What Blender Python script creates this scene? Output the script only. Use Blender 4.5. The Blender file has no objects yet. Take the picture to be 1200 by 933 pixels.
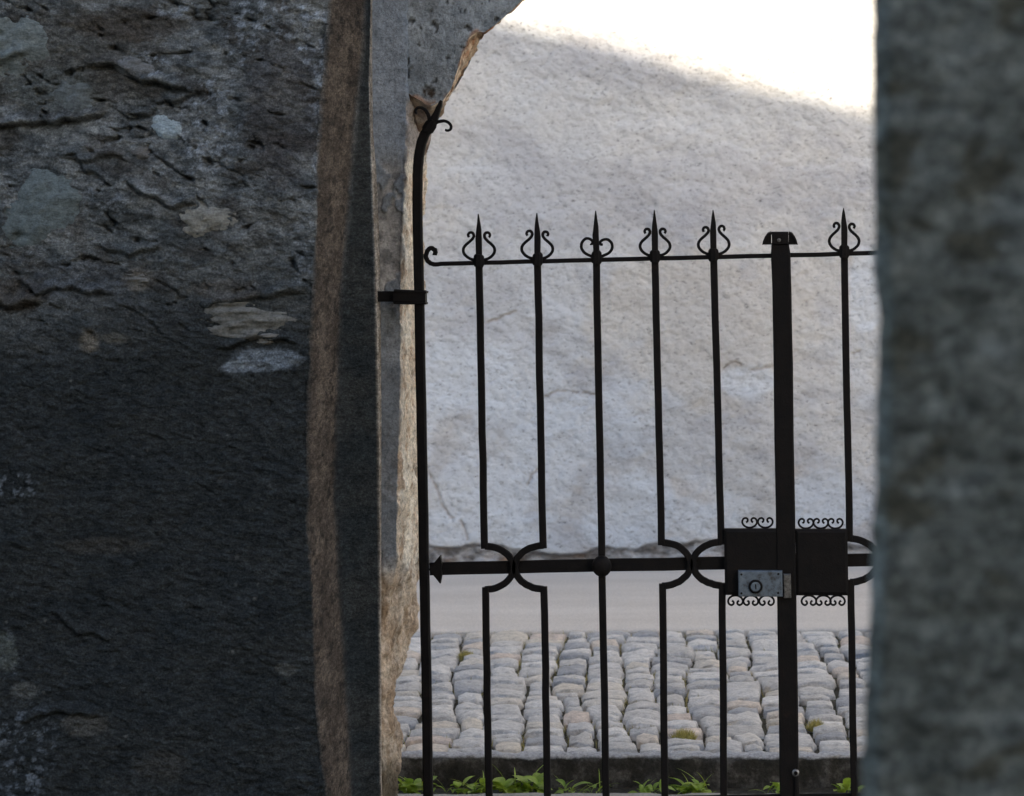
import bpy, math, random
import numpy as np
from mathutils import Matrix, Vector
random.seed(7); rng = np.random.default_rng(11)
SC = bpy.context.scene
COL = SC.collection

# ------------------------------------------------------------------ camera
F = 3800.0                                   # focal length in photograph pixels (1200 wide)
W, H = 1200.0, 933.0
YAW, PITCH, ROLL = math.radians(6.0), math.radians(3.8), math.radians(1.05)
CAM = np.array([8 * math.sin(YAW), -8 * math.cos(YAW), 1.6])
_f = np.array([-math.sin(YAW) * math.cos(PITCH), math.cos(YAW) * math.cos(PITCH), -math.sin(PITCH)])
_r0 = np.array([math.cos(YAW), math.sin(YAW), 0.0])
_u0 = np.cross(_r0, _f)
_u = _u0 * math.cos(ROLL) + _r0 * math.sin(ROLL)
_r = np.cross(_f, _u)
cd = bpy.data.cameras.new('camera'); cam = bpy.data.objects.new('camera', cd); COL.objects.link(cam)
cam.matrix_world = Matrix(((_r[0], _u[0], -_f[0], CAM[0]), (_r[1], _u[1], -_f[1], CAM[1]),
                           (_r[2], _u[2], -_f[2], CAM[2]), (0, 0, 0, 1)))
cd.sensor_width = 36; cd.sensor_fit = 'HORIZONTAL'; cd.lens = F * 36 / W
cd.clip_start = 0.05; cd.clip_end = 500
cd.dof.use_dof = True; cd.dof.focus_distance = 8.15; cd.dof.aperture_fstop = 8.0; cd.dof.aperture_blades = 9
SC.camera = cam

# ------------------------------------------------------------------ sky, sun, exposure
SUN_EL, SUN_SIDE = math.radians(21), math.radians(-13)       # low sun behind the camera, a little to its right
wd = bpy.data.worlds.new('World'); SC.world = wd; wd.use_nodes = True
nt = wd.node_tree
sky = nt.nodes.new('ShaderNodeTexSky'); sky.sky_type = 'NISHITA'; sky.sun_disc = False
sky.sun_elevation = SUN_EL; sky.sun_rotation = math.pi + SUN_SIDE
sky.air_density = 1.0; sky.dust_density = 2.0
nt.nodes['Background'].inputs[1].default_value = 0.13
nt.links.new(sky.outputs[0], nt.nodes['Background'].inputs[0])
TRAVEL = np.array([math.sin(SUN_SIDE) * math.cos(SUN_EL), math.cos(SUN_SIDE) * math.cos(SUN_EL), -math.sin(SUN_EL)])
sd = bpy.data.lights.new('sun', 'SUN'); sd.energy = 4.6; sd.angle = math.radians(0.5); sd.color = (1.0, 0.86, 0.66)
sun = bpy.data.objects.new('sun', sd); COL.objects.link(sun)
sun.rotation_euler = Vector(TRAVEL).to_track_quat('-Z', 'Y').to_euler()
SC.view_settings.view_transform = 'Standard'; SC.view_settings.look = 'None'
SC.view_settings.gamma = 1; SC.view_settings.exposure = 1.5

# ------------------------------------------------------------------ helpers
def at(px, py, Y):
    """point of the vertical plane y = Y seen at photograph pixel (px, py)"""
    d = _f + _r * ((px - W / 2) / F) + _u * ((H / 2 - py) / F)
    t = (Y - CAM[1]) / d[1]
    return CAM + d * t
def ground_at(px, py, Z):
    d = _f + _r * ((px - W / 2) / F) + _u * ((H / 2 - py) / F)
    return CAM + d * ((Z - CAM[2]) / d[2])

_P = rng.permutation(256); _P = np.concatenate([_P, _P, _P])
_G = rng.normal(size=(256, 3)); _G /= np.linalg.norm(_G, axis=1)[:, None]
def perlin(p):
    p = np.asarray(p, float); i = np.floor(p).astype(int); f = p - i; i &= 255
    u = f * f * f * (f * (f * 6 - 15) + 10)
    out = 0
    for dx in (0, 1):
        wx = u[..., 0] if dx else 1 - u[..., 0]
        for dy in (0, 1):
            wy = u[..., 1] if dy else 1 - u[..., 1]
            for dz in (0, 1):
                wz = u[..., 2] if dz else 1 - u[..., 2]
                g = _G[_P[_P[_P[i[..., 0] + dx] + i[..., 1] + dy] + i[..., 2] + dz]]
                out = out + wx * wy * wz * (g[..., 0] * (f[..., 0] - dx) + g[..., 1] * (f[..., 1] - dy) + g[..., 2] * (f[..., 2] - dz))
    return out * 1.5
def fbm(p, scale, oct=4, gain=0.5, off=0.0):
    p = np.asarray(p, float) * np.asarray(scale, float) + off
    s = 0; a = 1; n = 0
    for k in range(oct):
        s = s + a * perlin(p); n += a; a *= gain; p = p * 2.03 + 17.3
    return s / n
def ridged(p, scale, oct=4, off=0.0):
    p = np.asarray(p, float) * np.asarray(scale, float) + off
    s = 0; a = 1; n = 0
    for k in range(oct):
        s = s + a * (1 - np.abs(perlin(p)) * 2); n += a; a *= 0.5; p = p * 2.03 + 9.1
    return s / n
def sstep(a, b, x):
    t = np.clip((x - a) / (b - a), 0, 1); return t * t * (3 - 2 * t)
def lerp3(c0, c1, t):
    return np.asarray(c0) * (1 - t[..., None]) + np.asarray(c1) * t[..., None]

def link(o, parent=None):
    COL.objects.link(o)
    if parent is not None: o.parent = parent
    return o
def tag(o, label=None, cat=None, group=None, kind=None):
    if label: o['label'] = label
    if cat: o['category'] = cat
    if group: o['group'] = group
    if kind: o['kind'] = kind
    return o
def empty(name, loc=(0, 0, 0), parent=None):
    o = bpy.data.objects.new(name, None); o.location = loc; o.empty_display_size = 0.1
    return link(o, parent)
def mesh_obj(name, verts, faces, mat, parent=None, smooth=False, data=None):
    me = data
    if me is None:
        me = bpy.data.meshes.new(name); me.from_pydata([tuple(v) for v in verts], [], faces); me.validate(); me.update()
        me.materials.append(mat)
        if smooth: me.polygons.foreach_set('use_smooth', [True] * len(me.polygons))
    return link(bpy.data.objects.new(name, me), parent)
def grid_mesh(name, P, mat, parent=None, col=None, flip=False, smooth=True):
    """P: (rows, cols, 3) surface, optional per-vertex base colour"""
    R, C = P.shape[:2]
    me = bpy.data.meshes.new(name)
    idx = np.arange(R * C).reshape(R, C)
    q = np.stack([idx[:-1, :-1], idx[:-1, 1:], idx[1:, 1:], idx[1:, :-1]], -1).reshape(-1, 4)
    if flip: q = q[:, ::-1]
    n = len(q)
    me.vertices.add(R * C); me.vertices.foreach_set('co', P.astype(np.float32).ravel())
    me.loops.add(n * 4); me.loops.foreach_set('vertex_index', q.astype(np.int32).ravel())
    me.polygons.add(n); me.polygons.foreach_set('loop_start', np.arange(0, n * 4, 4, dtype=np.int32))
    me.polygons.foreach_set('use_smooth', np.full(n, smooth))
    me.update(calc_edges=True)
    if col is not None:
        a = me.color_attributes.new('tint', 'FLOAT_COLOR', 'POINT')
        c = np.ones((R * C, 4), np.float32); c[:, :3] = col.reshape(-1, 3); a.data.foreach_set('color', c.ravel())
    me.materials.append(mat)
    return link(bpy.data.objects.new(name, me), parent)
def grid_normals(P):
    du = np.gradient(P, axis=1); dv = np.gradient(P, axis=0)
    n = np.cross(du, dv); return n / (np.linalg.norm(n, axis=-1, keepdims=True) + 1e-9)
def box(name, a, b, mat, parent=None):
    (x0, y0, z0), (x1, y1, z1) = a, b
    v = [(x0, y0, z0), (x1, y0, z0), (x1, y1, z0), (x0, y1, z0), (x0, y0, z1), (x1, y0, z1), (x1, y1, z1), (x0, y1, z1)]
    f = [(0, 3, 2, 1), (4, 5, 6, 7), (0, 1, 5, 4), (1, 2, 6, 5), (2, 3, 7, 6), (3, 0, 4, 7)]
    return mesh_obj(name, v, f, mat, parent)

def axis(*segs):
    out = []
    for (a, b, n) in segs: out.append(np.linspace(a, b, n, endpoint=False))
    return np.concatenate(out + [[segs[-1][1]]])
# ------------------------------------------------------------------ materials
class M:
    def __init__(s, name, rough=0.9, spec=0.3):
        s.m = bpy.data.materials.new(name); s.m.use_nodes = True; s.t = s.m.node_tree; s.n = s.t.nodes
        s.b = s.n['Principled BSDF']; s.b.inputs['Roughness'].default_value = rough
        s.b.inputs['Specular IOR Level'].default_value = spec
        s.co = s.n.new('ShaderNodeTexCoord').outputs['Object']
    def l(s, a, b): s.t.links.new(a, b)
    def world(s):
        s.co = s.n.new('ShaderNodeNewGeometry').outputs['Position']; return s
    def noise(s, scale, detail=5, rough=0.6, stretch=None, dist=0.0):
        n = s.n.new('ShaderNodeTexNoise'); n.inputs['Scale'].default_value = scale
        n.inputs['Detail'].default_value = detail; n.inputs['Roughness'].default_value = rough; n.inputs['Distortion'].default_value = dist
        if stretch:
            mp = s.n.new('ShaderNodeMapping'); mp.inputs['Scale'].default_value = stretch[:3]
            if len(stretch) > 3: mp.inputs['Rotation'].default_value = (0, stretch[3], 0)
            s.l(s.co, mp.inputs['Vector']); s.l(mp.outputs[0], n.inputs['Vector'])
        else: s.l(s.co, n.inputs['Vector'])
        return n.outputs['Fac']
    def voro(s, scale, feature='F1', stretch=None):
        n = s.n.new('ShaderNodeTexVoronoi'); n.inputs['Scale'].default_value = scale; n.feature = feature
        if stretch:
            mp = s.n.new('ShaderNodeMapping'); mp.inputs['Scale'].default_value = stretch
            s.l(s.co, mp.inputs['Vector']); s.l(mp.outputs[0], n.inputs['Vector'])
        else: s.l(s.co, n.inputs['Vector'])
        return n.outputs['Distance']
    def ramp(s, fac, stops):
        r = s.n.new('ShaderNodeValToRGB'); e = r.color_ramp.elements
        while len(e) < len(stops): e.new(0.5)
        for k, (p, c) in enumerate(stops):
            e[k].position = p; e[k].color = (c, c, c, 1) if isinstance(c, (int, float)) else (*c, 1)
        s.l(fac, r.inputs[0]); return r.outputs['Color']
    def mix(s, a, b, fac, mode='MIX'):
        x = s.n.new('ShaderNodeMix'); x.data_type = 'RGBA'; x.blend_type = mode
        for k, v in ((6, a), (7, b), (0, fac)):
            if hasattr(v, 'links'): s.l(v, x.inputs[k])
            elif k: x.inputs[k].default_value = (*v, 1)
            else: x.inputs[k].default_value = v
        return x.outputs[2]
    def math(s, op, a, b=0.0, c=None):
        x = s.n.new('ShaderNodeMath'); x.operation = op
        for k, v in enumerate((a, b)):
            if hasattr(v, 'links'): s.l(v, x.inputs[k])
            else: x.inputs[k].default_value = v
        return x.outputs[0]
    def attr(s, name='tint'):
        a = s.n.new('ShaderNodeAttribute'); a.attribute_name = name; return a.outputs['Color']
    def objrand(s): return s.n.new('ShaderNodeObjectInfo').outputs['Random']
    def objcol(s): return s.n.new('ShaderNodeObjectInfo').outputs['Color']
    def color(s, c):
        if hasattr(c, 'links'): s.l(c, s.b.inputs['Base Color'])
        else: s.b.inputs['Base Color'].default_value = (*c, 1)
        return s
    def bump(s, h, strength=0.5, dist=0.01):
        b = s.n.new('ShaderNodeBump'); b.inputs['Strength'].default_value = strength; b.inputs['Distance'].default_value = dist
        s.l(h, b.inputs['Height'])
        if s.b.inputs['Normal'].links: s.l(s.b.inputs['Normal'].links[0].from_socket, b.inputs['Normal'])
        s.l(b.outputs[0], s.b.inputs['Normal']); return s

# dark weathered rubble-and-mortar wall: colour from its tint plus grain
m = M('weathered_masonry', 0.95, 0.15)
g = m.noise(55, 8, 0.74, (0.7, 0.3, 1.4, 0.12)); sp = m.noise(190, 4, 0.7, (1, 0.35, 1))
c = m.mix(m.attr(), m.ramp(g, [(0.3, 0.3), (0.5, 1.0), (0.72, 1.75)]), 1.0, 'MULTIPLY')
c = m.mix(c, m.ramp(sp, [(0.3, 0.5), (0.52, 1.0), (0.74, 1.9)]), 1.0, 'MULTIPLY')
m.color(c).bump(g, 1.0, 0.02).bump(sp, 0.8, 0.006)
MAT_WALL = m.m
m = M('broken_stone', 0.95, 0.15)
g = m.noise(45, 8, 0.75); sp = m.noise(160, 4, 0.7)
c = m.mix(m.attr(), m.ramp(g, [(0.3, 0.5), (0.5, 1.0), (0.75, 1.45)]), 1.0, 'MULTIPLY')
m.color(m.mix(c, m.ramp(sp, [(0.3, 0.65), (0.5, 1.0), (0.75, 1.3)]), 1.0, 'MULTIPLY')).bump(g, 0.7, 0.012).bump(sp, 0.5, 0.004)
MAT_STONE = m.m
m = M('rough_plaster', 0.95, 0.1)
g = m.noise(42, 7, 0.72, (0.85, 1, 1.15, 0.3)); sp = m.noise(120, 3, 0.6); pit = m.noise(70, 3, 0.6, (0.8, 1, 1.5, 0.3))
c = m.mix(m.attr(), m.ramp(g, [(0.28, 0.62), (0.46, 1.0), (0.75, 1.08)]), 1.0, 'MULTIPLY')
c = m.mix(c, m.ramp(pit, [(0.30, 0.45), (0.40, 1.0)]), 1.0, 'MULTIPLY')
m.color(c).bump(g, 0.9, 0.012).bump(sp, 0.4, 0.004).bump(pit, 0.4, 0.005)
MAT_PLASTER = m.m
m = M('embedded_stone', 0.92, 0.2)
g = m.noise(55, 8, 0.74, (0.7, 0.3, 1.4)); sp = m.noise(190, 4, 0.7)
c = m.mix(m.objcol(), m.ramp(g, [(0.3, 0.4), (0.5, 1.0), (0.75, 1.5)]), 1.0, 'MULTIPLY')
m.color(m.mix(c, m.ramp(sp, [(0.3, 0.7), (0.7, 1.3)]), 1.0, 'MULTIPLY')).bump(g, 0.8, 0.01).bump(sp, 0.4, 0.003)
MAT_EMBED = m.m
m = M('sett_stone', 0.8, 0.3)
rd = m.objrand()
base = m.ramp(rd, [(0.0, (0.30, 0.30, 0.305)), (0.2, (0.54, 0.51, 0.475)), (0.42, (0.43, 0.405, 0.375)), (0.62, (0.62, 0.585, 0.54)), (0.82, (0.51, 0.485, 0.455)), (0.93, (0.55, 0.485, 0.40)), (1.0, (0.54, 0.445, 0.375))])
m.world(); g = m.noise(40, 6, 0.7); sp = m.noise(150, 3, 0.6)
c = m.mix(base, m.ramp(g, [(0.28, 0.62), (0.5, 1.0), (0.75, 1.3)]), 1.0, 'MULTIPLY')
m.color(m.mix(c, m.ramp(sp, [(0.3, 0.8), (0.7, 1.15)]), 1.0, 'MULTIPLY')).bump(g, 0.6, 0.01).bump(sp, 0.3, 0.003)
MAT_SETT = m.m
m = M('joint_sand', 1.0, 0.05); m.world()
g = m.noise(25, 6, 0.7); sp = m.noise(160, 3, 0.7)
c = m.ramp(g, [(0.3, (0.04, 0.036, 0.026)), (0.5, (0.10, 0.088, 0.07)), (0.62, (0.08, 0.084, 0.04)), (0.75, (0.17, 0.15, 0.125))])
m.color(m.mix(c, m.ramp(sp, [(0.3, 0.5), (0.7, 1.4)]), 1.0, 'MULTIPLY')).bump(sp, 0.8, 0.008)
MAT_SAND = m.m
m = M('asphalt', 0.9, 0.2); m.world()
g = m.noise(2.2, 5, 0.6, (0.5, 2.0, 1)); sp = m.noise(150, 3, 0.7)
c = m.ramp(g, [(0.3, (0.52, 0.465, 0.41)), (0.7, (0.60, 0.545, 0.485))])
m.color(m.mix(c, m.ramp(sp, [(0.3, 0.78), (0.7, 1.15)]), 1.0, 'MULTIPLY')).bump(sp, 0.35, 0.003)
MAT_ROAD = m.m
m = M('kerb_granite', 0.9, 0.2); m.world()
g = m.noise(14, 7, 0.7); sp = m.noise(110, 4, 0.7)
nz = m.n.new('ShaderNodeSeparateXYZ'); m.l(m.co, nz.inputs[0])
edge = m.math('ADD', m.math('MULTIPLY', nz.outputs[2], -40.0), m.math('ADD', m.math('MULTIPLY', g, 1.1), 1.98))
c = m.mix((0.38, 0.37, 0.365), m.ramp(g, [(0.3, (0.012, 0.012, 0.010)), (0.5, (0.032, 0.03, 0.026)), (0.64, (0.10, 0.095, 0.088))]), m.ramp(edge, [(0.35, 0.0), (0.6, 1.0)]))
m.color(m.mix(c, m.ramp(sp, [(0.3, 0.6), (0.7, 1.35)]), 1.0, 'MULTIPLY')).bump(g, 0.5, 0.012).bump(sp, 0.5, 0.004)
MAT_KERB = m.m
m = M('soil', 1.0, 0.05); m.world()
g = m.noise(9, 7, 0.7); sp = m.noise(90, 4, 0.7)
m.color(m.mix(m.ramp(g, [(0.3, (0.05, 0.042, 0.03)), (0.7, (0.11, 0.095, 0.07))]), m.ramp(sp, [(0.3, 0.5), (0.7, 1.4)]), 1.0, 'MULTIPLY')).bump(sp, 0.7, 0.01)
MAT_SOIL = m.m
m = M('threshold_concrete', 0.9, 0.2); m.world()
g = m.noise(12, 7, 0.7); sp = m.noise(140, 3, 0.7)
m.color(m.mix(m.ramp(g, [(0.3, (0.20, 0.19, 0.175)), (0.7, (0.32, 0.305, 0.285))]), m.ramp(sp, [(0.3, 0.75), (0.7, 1.2)]), 1.0, 'MULTIPLY')).bump(sp, 0.4, 0.004)
MAT_SILL = m.m
m = M('wrought_iron', 0.68, 0.14); m.world()
g = m.noise(30, 6, 0.7); sp = m.noise(240, 3, 0.6)
m.color(m.ramp(g, [(0.35, (0.003, 0.0026, 0.0027)), (0.62, (0.006, 0.0046, 0.0044)), (0.78, (0.018, 0.010, 0.007))])).bump(g, 0.35, 0.004).bump(sp, 0.3, 0.001)
MAT_IRON = m.m
m = M('painted_steel_lock', 0.5, 0.5); m.world()
g = m.noise(70, 6, 0.75); sp = m.noise(300, 3, 0.6)
m.color(m.ramp(g, [(0.36, (0.03, 0.028, 0.028)), (0.47, (0.075, 0.095, 0.118)), (0.6, (0.105, 0.13, 0.16)), (0.75, (0.16, 0.185, 0.21))])).bump(g, 0.2, 0.002)
MAT_LOCK = m.m
m = M('worn_steel', 0.4, 0.5); m.world()
m.b.inputs['Metallic'].default_value = 0.7
m.color(m.ramp(m.noise(120, 5, 0.7), [(0.35, (0.07, 0.065, 0.06)), (0.7, (0.3, 0.29, 0.28))]))
MAT_STEEL = m.m
def leaf_mat(name, c0, c1):
    m = M(name, 0.5, 0.4); rd = m.objrand(); m.world(); g = m.noise(60, 3, 0.6)
    c = m.mix(m.ramp(rd, [(0, c0), (1, c1)]), m.ramp(g, [(0.3, 0.75), (0.7, 1.2)]), 1.0, 'MULTIPLY'); m.color(c)
    m.b.inputs['Transmission Weight'].default_value = 0.0
    tr = m.n.new('ShaderNodeBsdfTranslucent'); m.l(c, tr.inputs[0])
    mx = m.n.new('ShaderNodeMixShader'); mx.inputs[0].default_value = 0.4
    m.l(m.b.outputs[0], mx.inputs[1]); m.l(tr.outputs[0], mx.inputs[2]); m.l(mx.outputs[0], m.n['Material Output'].inputs[0])
    return m.m
MAT_LEAF = leaf_mat('weed_leaf', (0.19, 0.30, 0.03), (0.38, 0.48, 0.06))
MAT_MOSS = leaf_mat('dry_moss', (0.33, 0.30, 0.08), (0.42, 0.37, 0.15))
m = M('shade_house_and_core_render', 0.95, 0.1); g = m.noise(6, 6, 0.6)
m.color(m.ramp(g, [(0.3, (0.30, 0.28, 0.25)), (0.7, (0.40, 0.37, 0.33))])).bump(g, 0.3, 0.02); MAT_SHADE_HOUSE_AND_CORE = m.m
m = M('roof_clay', 0.9, 0.1); g = m.noise(9, 6, 0.6)
m.color(m.ramp(g, [(0.3, (0.16, 0.08, 0.055)), (0.7, (0.27, 0.14, 0.09))])); MAT_ROOF = m.m
m = M('dark_glass', 0.1, 0.5); m.color((0.03, 0.035, 0.04)); MAT_GLASS = m.m

# ------------------------------------------------------------------ levels and depths (gate plane is y = 0, street towards +y)
ZS = 0.058                                    # street level above the threshold
Y_KERB = 0.66
Y_COB1 = ground_at(760, 739, ZS)[1]
Y_WALL = ground_at(760, 664, ZS)[1]
Y_FRONT, Y_REB, Y_EDGE, Y_PIER, Y_BACK = -0.50, -0.06, -0.02, 0.05, 0.33

# ------------------------------------------------------------------ ground and street
tag(mesh_obj('ground', [(-90, -90, -0.03), (90, -90, -0.03), (90, 90, -0.03), (-90, 90, -0.03)], [(0, 1, 2, 3)], MAT_SOIL), kind='structure')
xs = axis((-60, -3, 20), (-3, 4, 500), (4, 60, 20))
P = np.zeros((6, len(xs), 3)); P[..., 0] = xs
for k, (y_, z_) in enumerate(((0.012, -0.08), (0, -0.006), (0.015, 0.002), (0.06, 0.004), (0.8, 0.004), (Y_WALL - Y_COB1 + 0.3, 0.0))): P[k, :, 1] = Y_COB1 + y_; P[k, :, 2] = ZS + z_
P[:4, :, 1] += fbm(P[:4], (14, 0, 0), 4, 0.6, 3) * 0.03
tag(grid_mesh('road', P, MAT_ROAD), kind='structure')
# threshold slab under the gate
xs = np.linspace(-0.9, 2.3, 160); ys = np.array([-0.45, -0.44, -0.3, 0.0, 0.2, 0.40, 0.41])
P = np.zeros((len(ys), len(xs), 3)); P[..., 0] = xs; P[..., 1] = ys[:, None]
P[..., 2] = 0.004 + fbm(P, 9, 3) * 0.006; P[0, :, 2] = -0.06; P[-1, :, 2] = -0.06
P[-2:, :, 1] += (fbm(P[-2:], 14, 3) * 0.03)
tag(grid_mesh('threshold', P, MAT_SILL), kind='structure')

def kerb_stone(x0, x1, parent):
    pts = [(0, -0.08), (0, ZS - 0.016), (0.006, ZS - 0.004), (0.02, ZS + 0.002), (0.036, ZS + 0.004), (0.05, ZS - 0.002), (0.054, -0.05)]
    xs = np.linspace(x0 + 0.004, x1 - 0.004, max(8, int((x1 - x0) / 0.012)))
    P = np.zeros((len(pts), len(xs), 3))
    for k, (y, z) in enumerate(pts): P[k, :, 0] = xs; P[k, :, 1] = Y_KERB + y; P[k, :, 2] = z
    n = fbm(P, 16, 4); n2 = fbm(P, 45, 3, off=5)
    P[1:6, :, 2] += (n * 0.012 + n2 * 0.010)[1:6]; P[:4, :, 1] += (n * 0.022 + n2 * 0.014)[:4]
    P[:, 0] = P[:, 1] * [1, 1, 1]; P[:, 0, 0] = x0
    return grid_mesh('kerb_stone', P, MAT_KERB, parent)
kerb = tag(empty('kerb', (0, 0, 0)), kind='structure')
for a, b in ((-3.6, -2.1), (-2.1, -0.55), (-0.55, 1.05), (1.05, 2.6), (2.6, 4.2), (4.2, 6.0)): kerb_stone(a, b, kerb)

# ------------------------------------------------------------------ cobbled strip: courses running away from the camera
strip = mesh_obj('cobbled_strip', [(-60, Y_KERB + 0.03, ZS - 0.022), (60, Y_KERB + 0.03, ZS - 0.022), (60, Y_COB1 + 0.2, ZS - 0.022), (-60, Y_COB1 + 0.2, ZS - 0.022)], [(0, 1, 2, 3)], MAT_SAND)
tag(strip, kind='structure')
def sett_data(k):
    """unit stone, x and y in -0.5..0.5, crown at z = 0"""
    nx, ny = 6, 5; v = []; r = np.random.default_rng(100 + k)
    ex = 4 + r.random() * 4; skew = r.normal(0, 0.05, 4); wob = r.normal(0, 0.022, (ny, nx, 2)); hz = r.normal(0, 0.07, (ny, nx))
    for j in range(ny):
        for i in range(nx):
            a, b = (i / (nx - 1)) * 2 - 1, (j / (ny - 1)) * 2 - 1
            sx = (-1, -.87, -.32, .32, .87, 1)[i]; sy = (-1, -.88, 0, .88, 1)[j]
            cr = (abs(sx) ** ex + abs(sy) ** ex)
            q = 1 - 0.10 * (abs(sx * sy) ** 3)
            x = sx * 0.5 * q * (1 + skew[0] * b) + wob[j, i, 0] * .8; y = sy * 0.5 * q * (1 + skew[1] * a) + wob[j, i, 1]
            z = -0.16 * (sx * sx + sy * sy) - 0.05 * min(1.6, cr) + hz[j, i]
            if abs(a) > .99 or abs(b) > .99: z -= 0.42
            v.append((x, y, z))
    f = [(j * nx + i, j * nx + i + 1, (j + 1) * nx + i + 1, (j + 1) * nx + i) for j in range(ny - 1) for i in range(nx - 1)]
    ring = [i for i in range(nx)] + [j * nx + nx - 1 for j in range(1, ny)] + [(ny - 1) * nx + i for i in range(nx - 2, -1, -1)] + [j * nx for j in range(ny - 2, 0, -1)]
    b0 = len(v); v += [(v[i][0] * 0.9, v[i][1] * 0.9, -2.2) for i in ring]
    n = len(ring); f += [(ring[k], b0 + k, b0 + (k + 1) % n, ring[(k + 1) % n]) for k in range(n)]
    return v, f
SETTS = []
for k in range(16):
    v, f = sett_data(k); me = bpy.data.meshes.new('sett'); me.from_pydata(v, [], f); me.update(); me.materials.append(MAT_SETT)
    me.polygons.foreach_set('use_smooth', [True] * len(me.polygons)); SETTS.append((me, v, f))
spots = []
def wander(k, y): return 0.022 * math.sin(y * 1.7 + k * 0.35) + 0.012 * math.sin(y * 4.3 + k * 1.9) + 0.008 * math.sin(y * 9.0 + k * 2.7)
x, kc = -2.2, 0
while x < 3.4:
    wcol = random.uniform(0.086, 0.118)
    y = Y_KERB + 0.056 + random.uniform(-0.0, 0.02)
    y_end = Y_COB1 + random.uniform(-0.012, 0.022)
    while y < y_end - 0.06:
        ln = min(random.choice([0.085, 0.105, 0.12, 0.135, 0.15, 0.18]) * random.uniform(0.9, 1.12), y_end - y)
        if y_end - y - ln < 0.07: ln = y_end - y
        yc = y + ln / 2; xa_, xb_ = x + wander(kc, yc), x + wcol + wander(kc + 1, yc)
        rz_ = math.atan2((wander(kc, yc - .05) - wander(kc, yc + .05)), .1) * 0.5 + 0.06 + random.gauss(0, 0.045)
        spots.append(((xa_ + xb_) / 2 + random.uniform(-.004, .004) - 0.085 * (yc - 1.9), yc, (xb_ - xa_) * random.uniform(0.93, 1.06) - 0.004, ln - random.uniform(0.010, 0.017), rz_, random.gauss(0, 0.0035), random.gauss(0, 0.03), random.gauss(0, 0.03), random.randrange(16)))
        y += ln
    x += wcol; kc += 1
def visible_x(y):                       # middle of the strip seen between the walls
    return np.interp(y, [0.7, 3.3], [0.23, -0.05])
spots.sort(key=lambda s: abs(s[0] - visible_x(s[1])))
rest_v, rest_f = [], []
for k, (xc, yc, w_, ln, rz, dz, rx, ry, kind) in enumerate(spots):
    me, v, f = SETTS[kind]
    if k < 298:
        o = link(bpy.data.objects.new('sett', me), strip)
        o.location = (xc, yc, ZS + 0.006 + dz); o.rotation_euler = (rx, ry, rz); o.scale = (w_, ln, 0.036)
    else:
        b0 = len(rest_v); c_, s_ = math.cos(rz), math.sin(rz)
        for (a, b, z) in v:
            X, Y = a * w_, b * ln; rest_v.append((xc + X * c_ - Y * s_, yc + X * s_ + Y * c_, ZS + 0.006 + dz + z * 0.036))
        rest_f += [tuple(b0 + i for i in q) for q in f]
tag(mesh_obj('outlying_setts', rest_v, rest_f, MAT_SETT, strip, smooth=True), kind='stuff')

# ------------------------------------------------------------------ the wall across the street
xl, xr = at(455, 400, Y_WALL)[0] - 0.05, at(1060, 400, Y_WALL)[0] + 0.05
zt = at(600, -30, Y_WALL)[2]
xs = axis((-9, xl - 0.8, 60), (xl - 0.8, xl, 40), (xl, xr, 360), (xr, xr + 0.8, 40), (xr + 0.8, 13, 90))
zs = axis((-0.05, 0.22, 60), (0.22, zt, 340), (zt, 4.6, 40))
P = np.zeros((len(zs), len(xs), 3)); P[..., 0] = xs; P[..., 1] = Y_WALL; P[..., 2] = zs[:, None]
X, Z = P[..., 0], P[..., 2]
q = P.copy(); q[..., 2] += 0.25 * q[..., 0]
d = fbm(P, 1.3, 3) * 0.035 + fbm(q, (9, 9, 13), 4, 0.55) * 0.012 + fbm(q, (34, 34, 46), 4, 0.65, 3) * 0.0066
# ragged lower edge of the plaster, older coat and stones below it
e = 0.142 + fbm(P, (3.2, 1, 0.1), 5, 0.6, 2) * 0.06 + 0.02 * np.sin(X * 5)
below = 1 - sstep(-0.006, 0.008, Z - e)
d -= below * (0.022 - fbm(P, (11, 11, 16), 4, 0.6, 8) * 0.05)
# later skim coats: faint raised edges
sk = fbm(P, (1.1, 1, 1.5), 4, 0.5, 31); skim = sstep(-0.03, 0.03, sk)
d += skim * 0.007
# a crack climbing from the base and hairlines
cr = ridged(P, (1.7, 1, 1.5), 4, 12.0); crack = sstep(0.955, 0.985, cr) * sstep(0.75, 0.35, Z)
d -= crack * 0.012
dv = P - CAM; dep = dv @ _f; PXw = (dv @ _r) / dep * F + W / 2; PYw = H / 2 - (dv @ _u) / dep * F
def wall_line(pts, wid):
    pts = np.array(pts, float); m_ = np.zeros(P.shape[:2]); jx = 5 * fbm(P, 22, 3, .6, 3)
    for (x0, y0), (x1, y1) in zip(pts[:-1], pts[1:]):
        t_ = np.clip(((PXw - x0) * (x1 - x0) + (PYw - y0) * (y1 - y0)) / ((x1 - x0) ** 2 + (y1 - y0) ** 2), 0, 1)
        m_ = np.maximum(m_, sstep(wid, 0.3, np.hypot(PXw + jx - x0 - t_ * (x1 - x0), PYw + jx - y0 - t_ * (y1 - y0))))
    return m_
lines = np.maximum.reduce([wall_line(a, w_) for a, w_ in (([(500, 548), (511, 570), (519, 592), (527, 606), (541, 612), (548, 632)], 2.6), ([(572, 378), (590, 369), (606, 366)], 2.2), ([(618, 568), (632, 548)], 2.0), ([(846, 432), (862, 424), (882, 434), (908, 428)], 2.0), ([(640, 466), (655, 458), (700, 462)], 1.8), ([(990, 420), (1010, 412)], 1.8))])
def wpatch(cx, cy, rx, ry, seed): return sstep(1.35, 0.65, ((PXw - cx) / rx) ** 2 + ((PYw - cy) / ry) ** 2 + 1.3 * fbm(P, (6, 6, 7), 4, .6, seed))
d -= lines * 0.010
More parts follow.
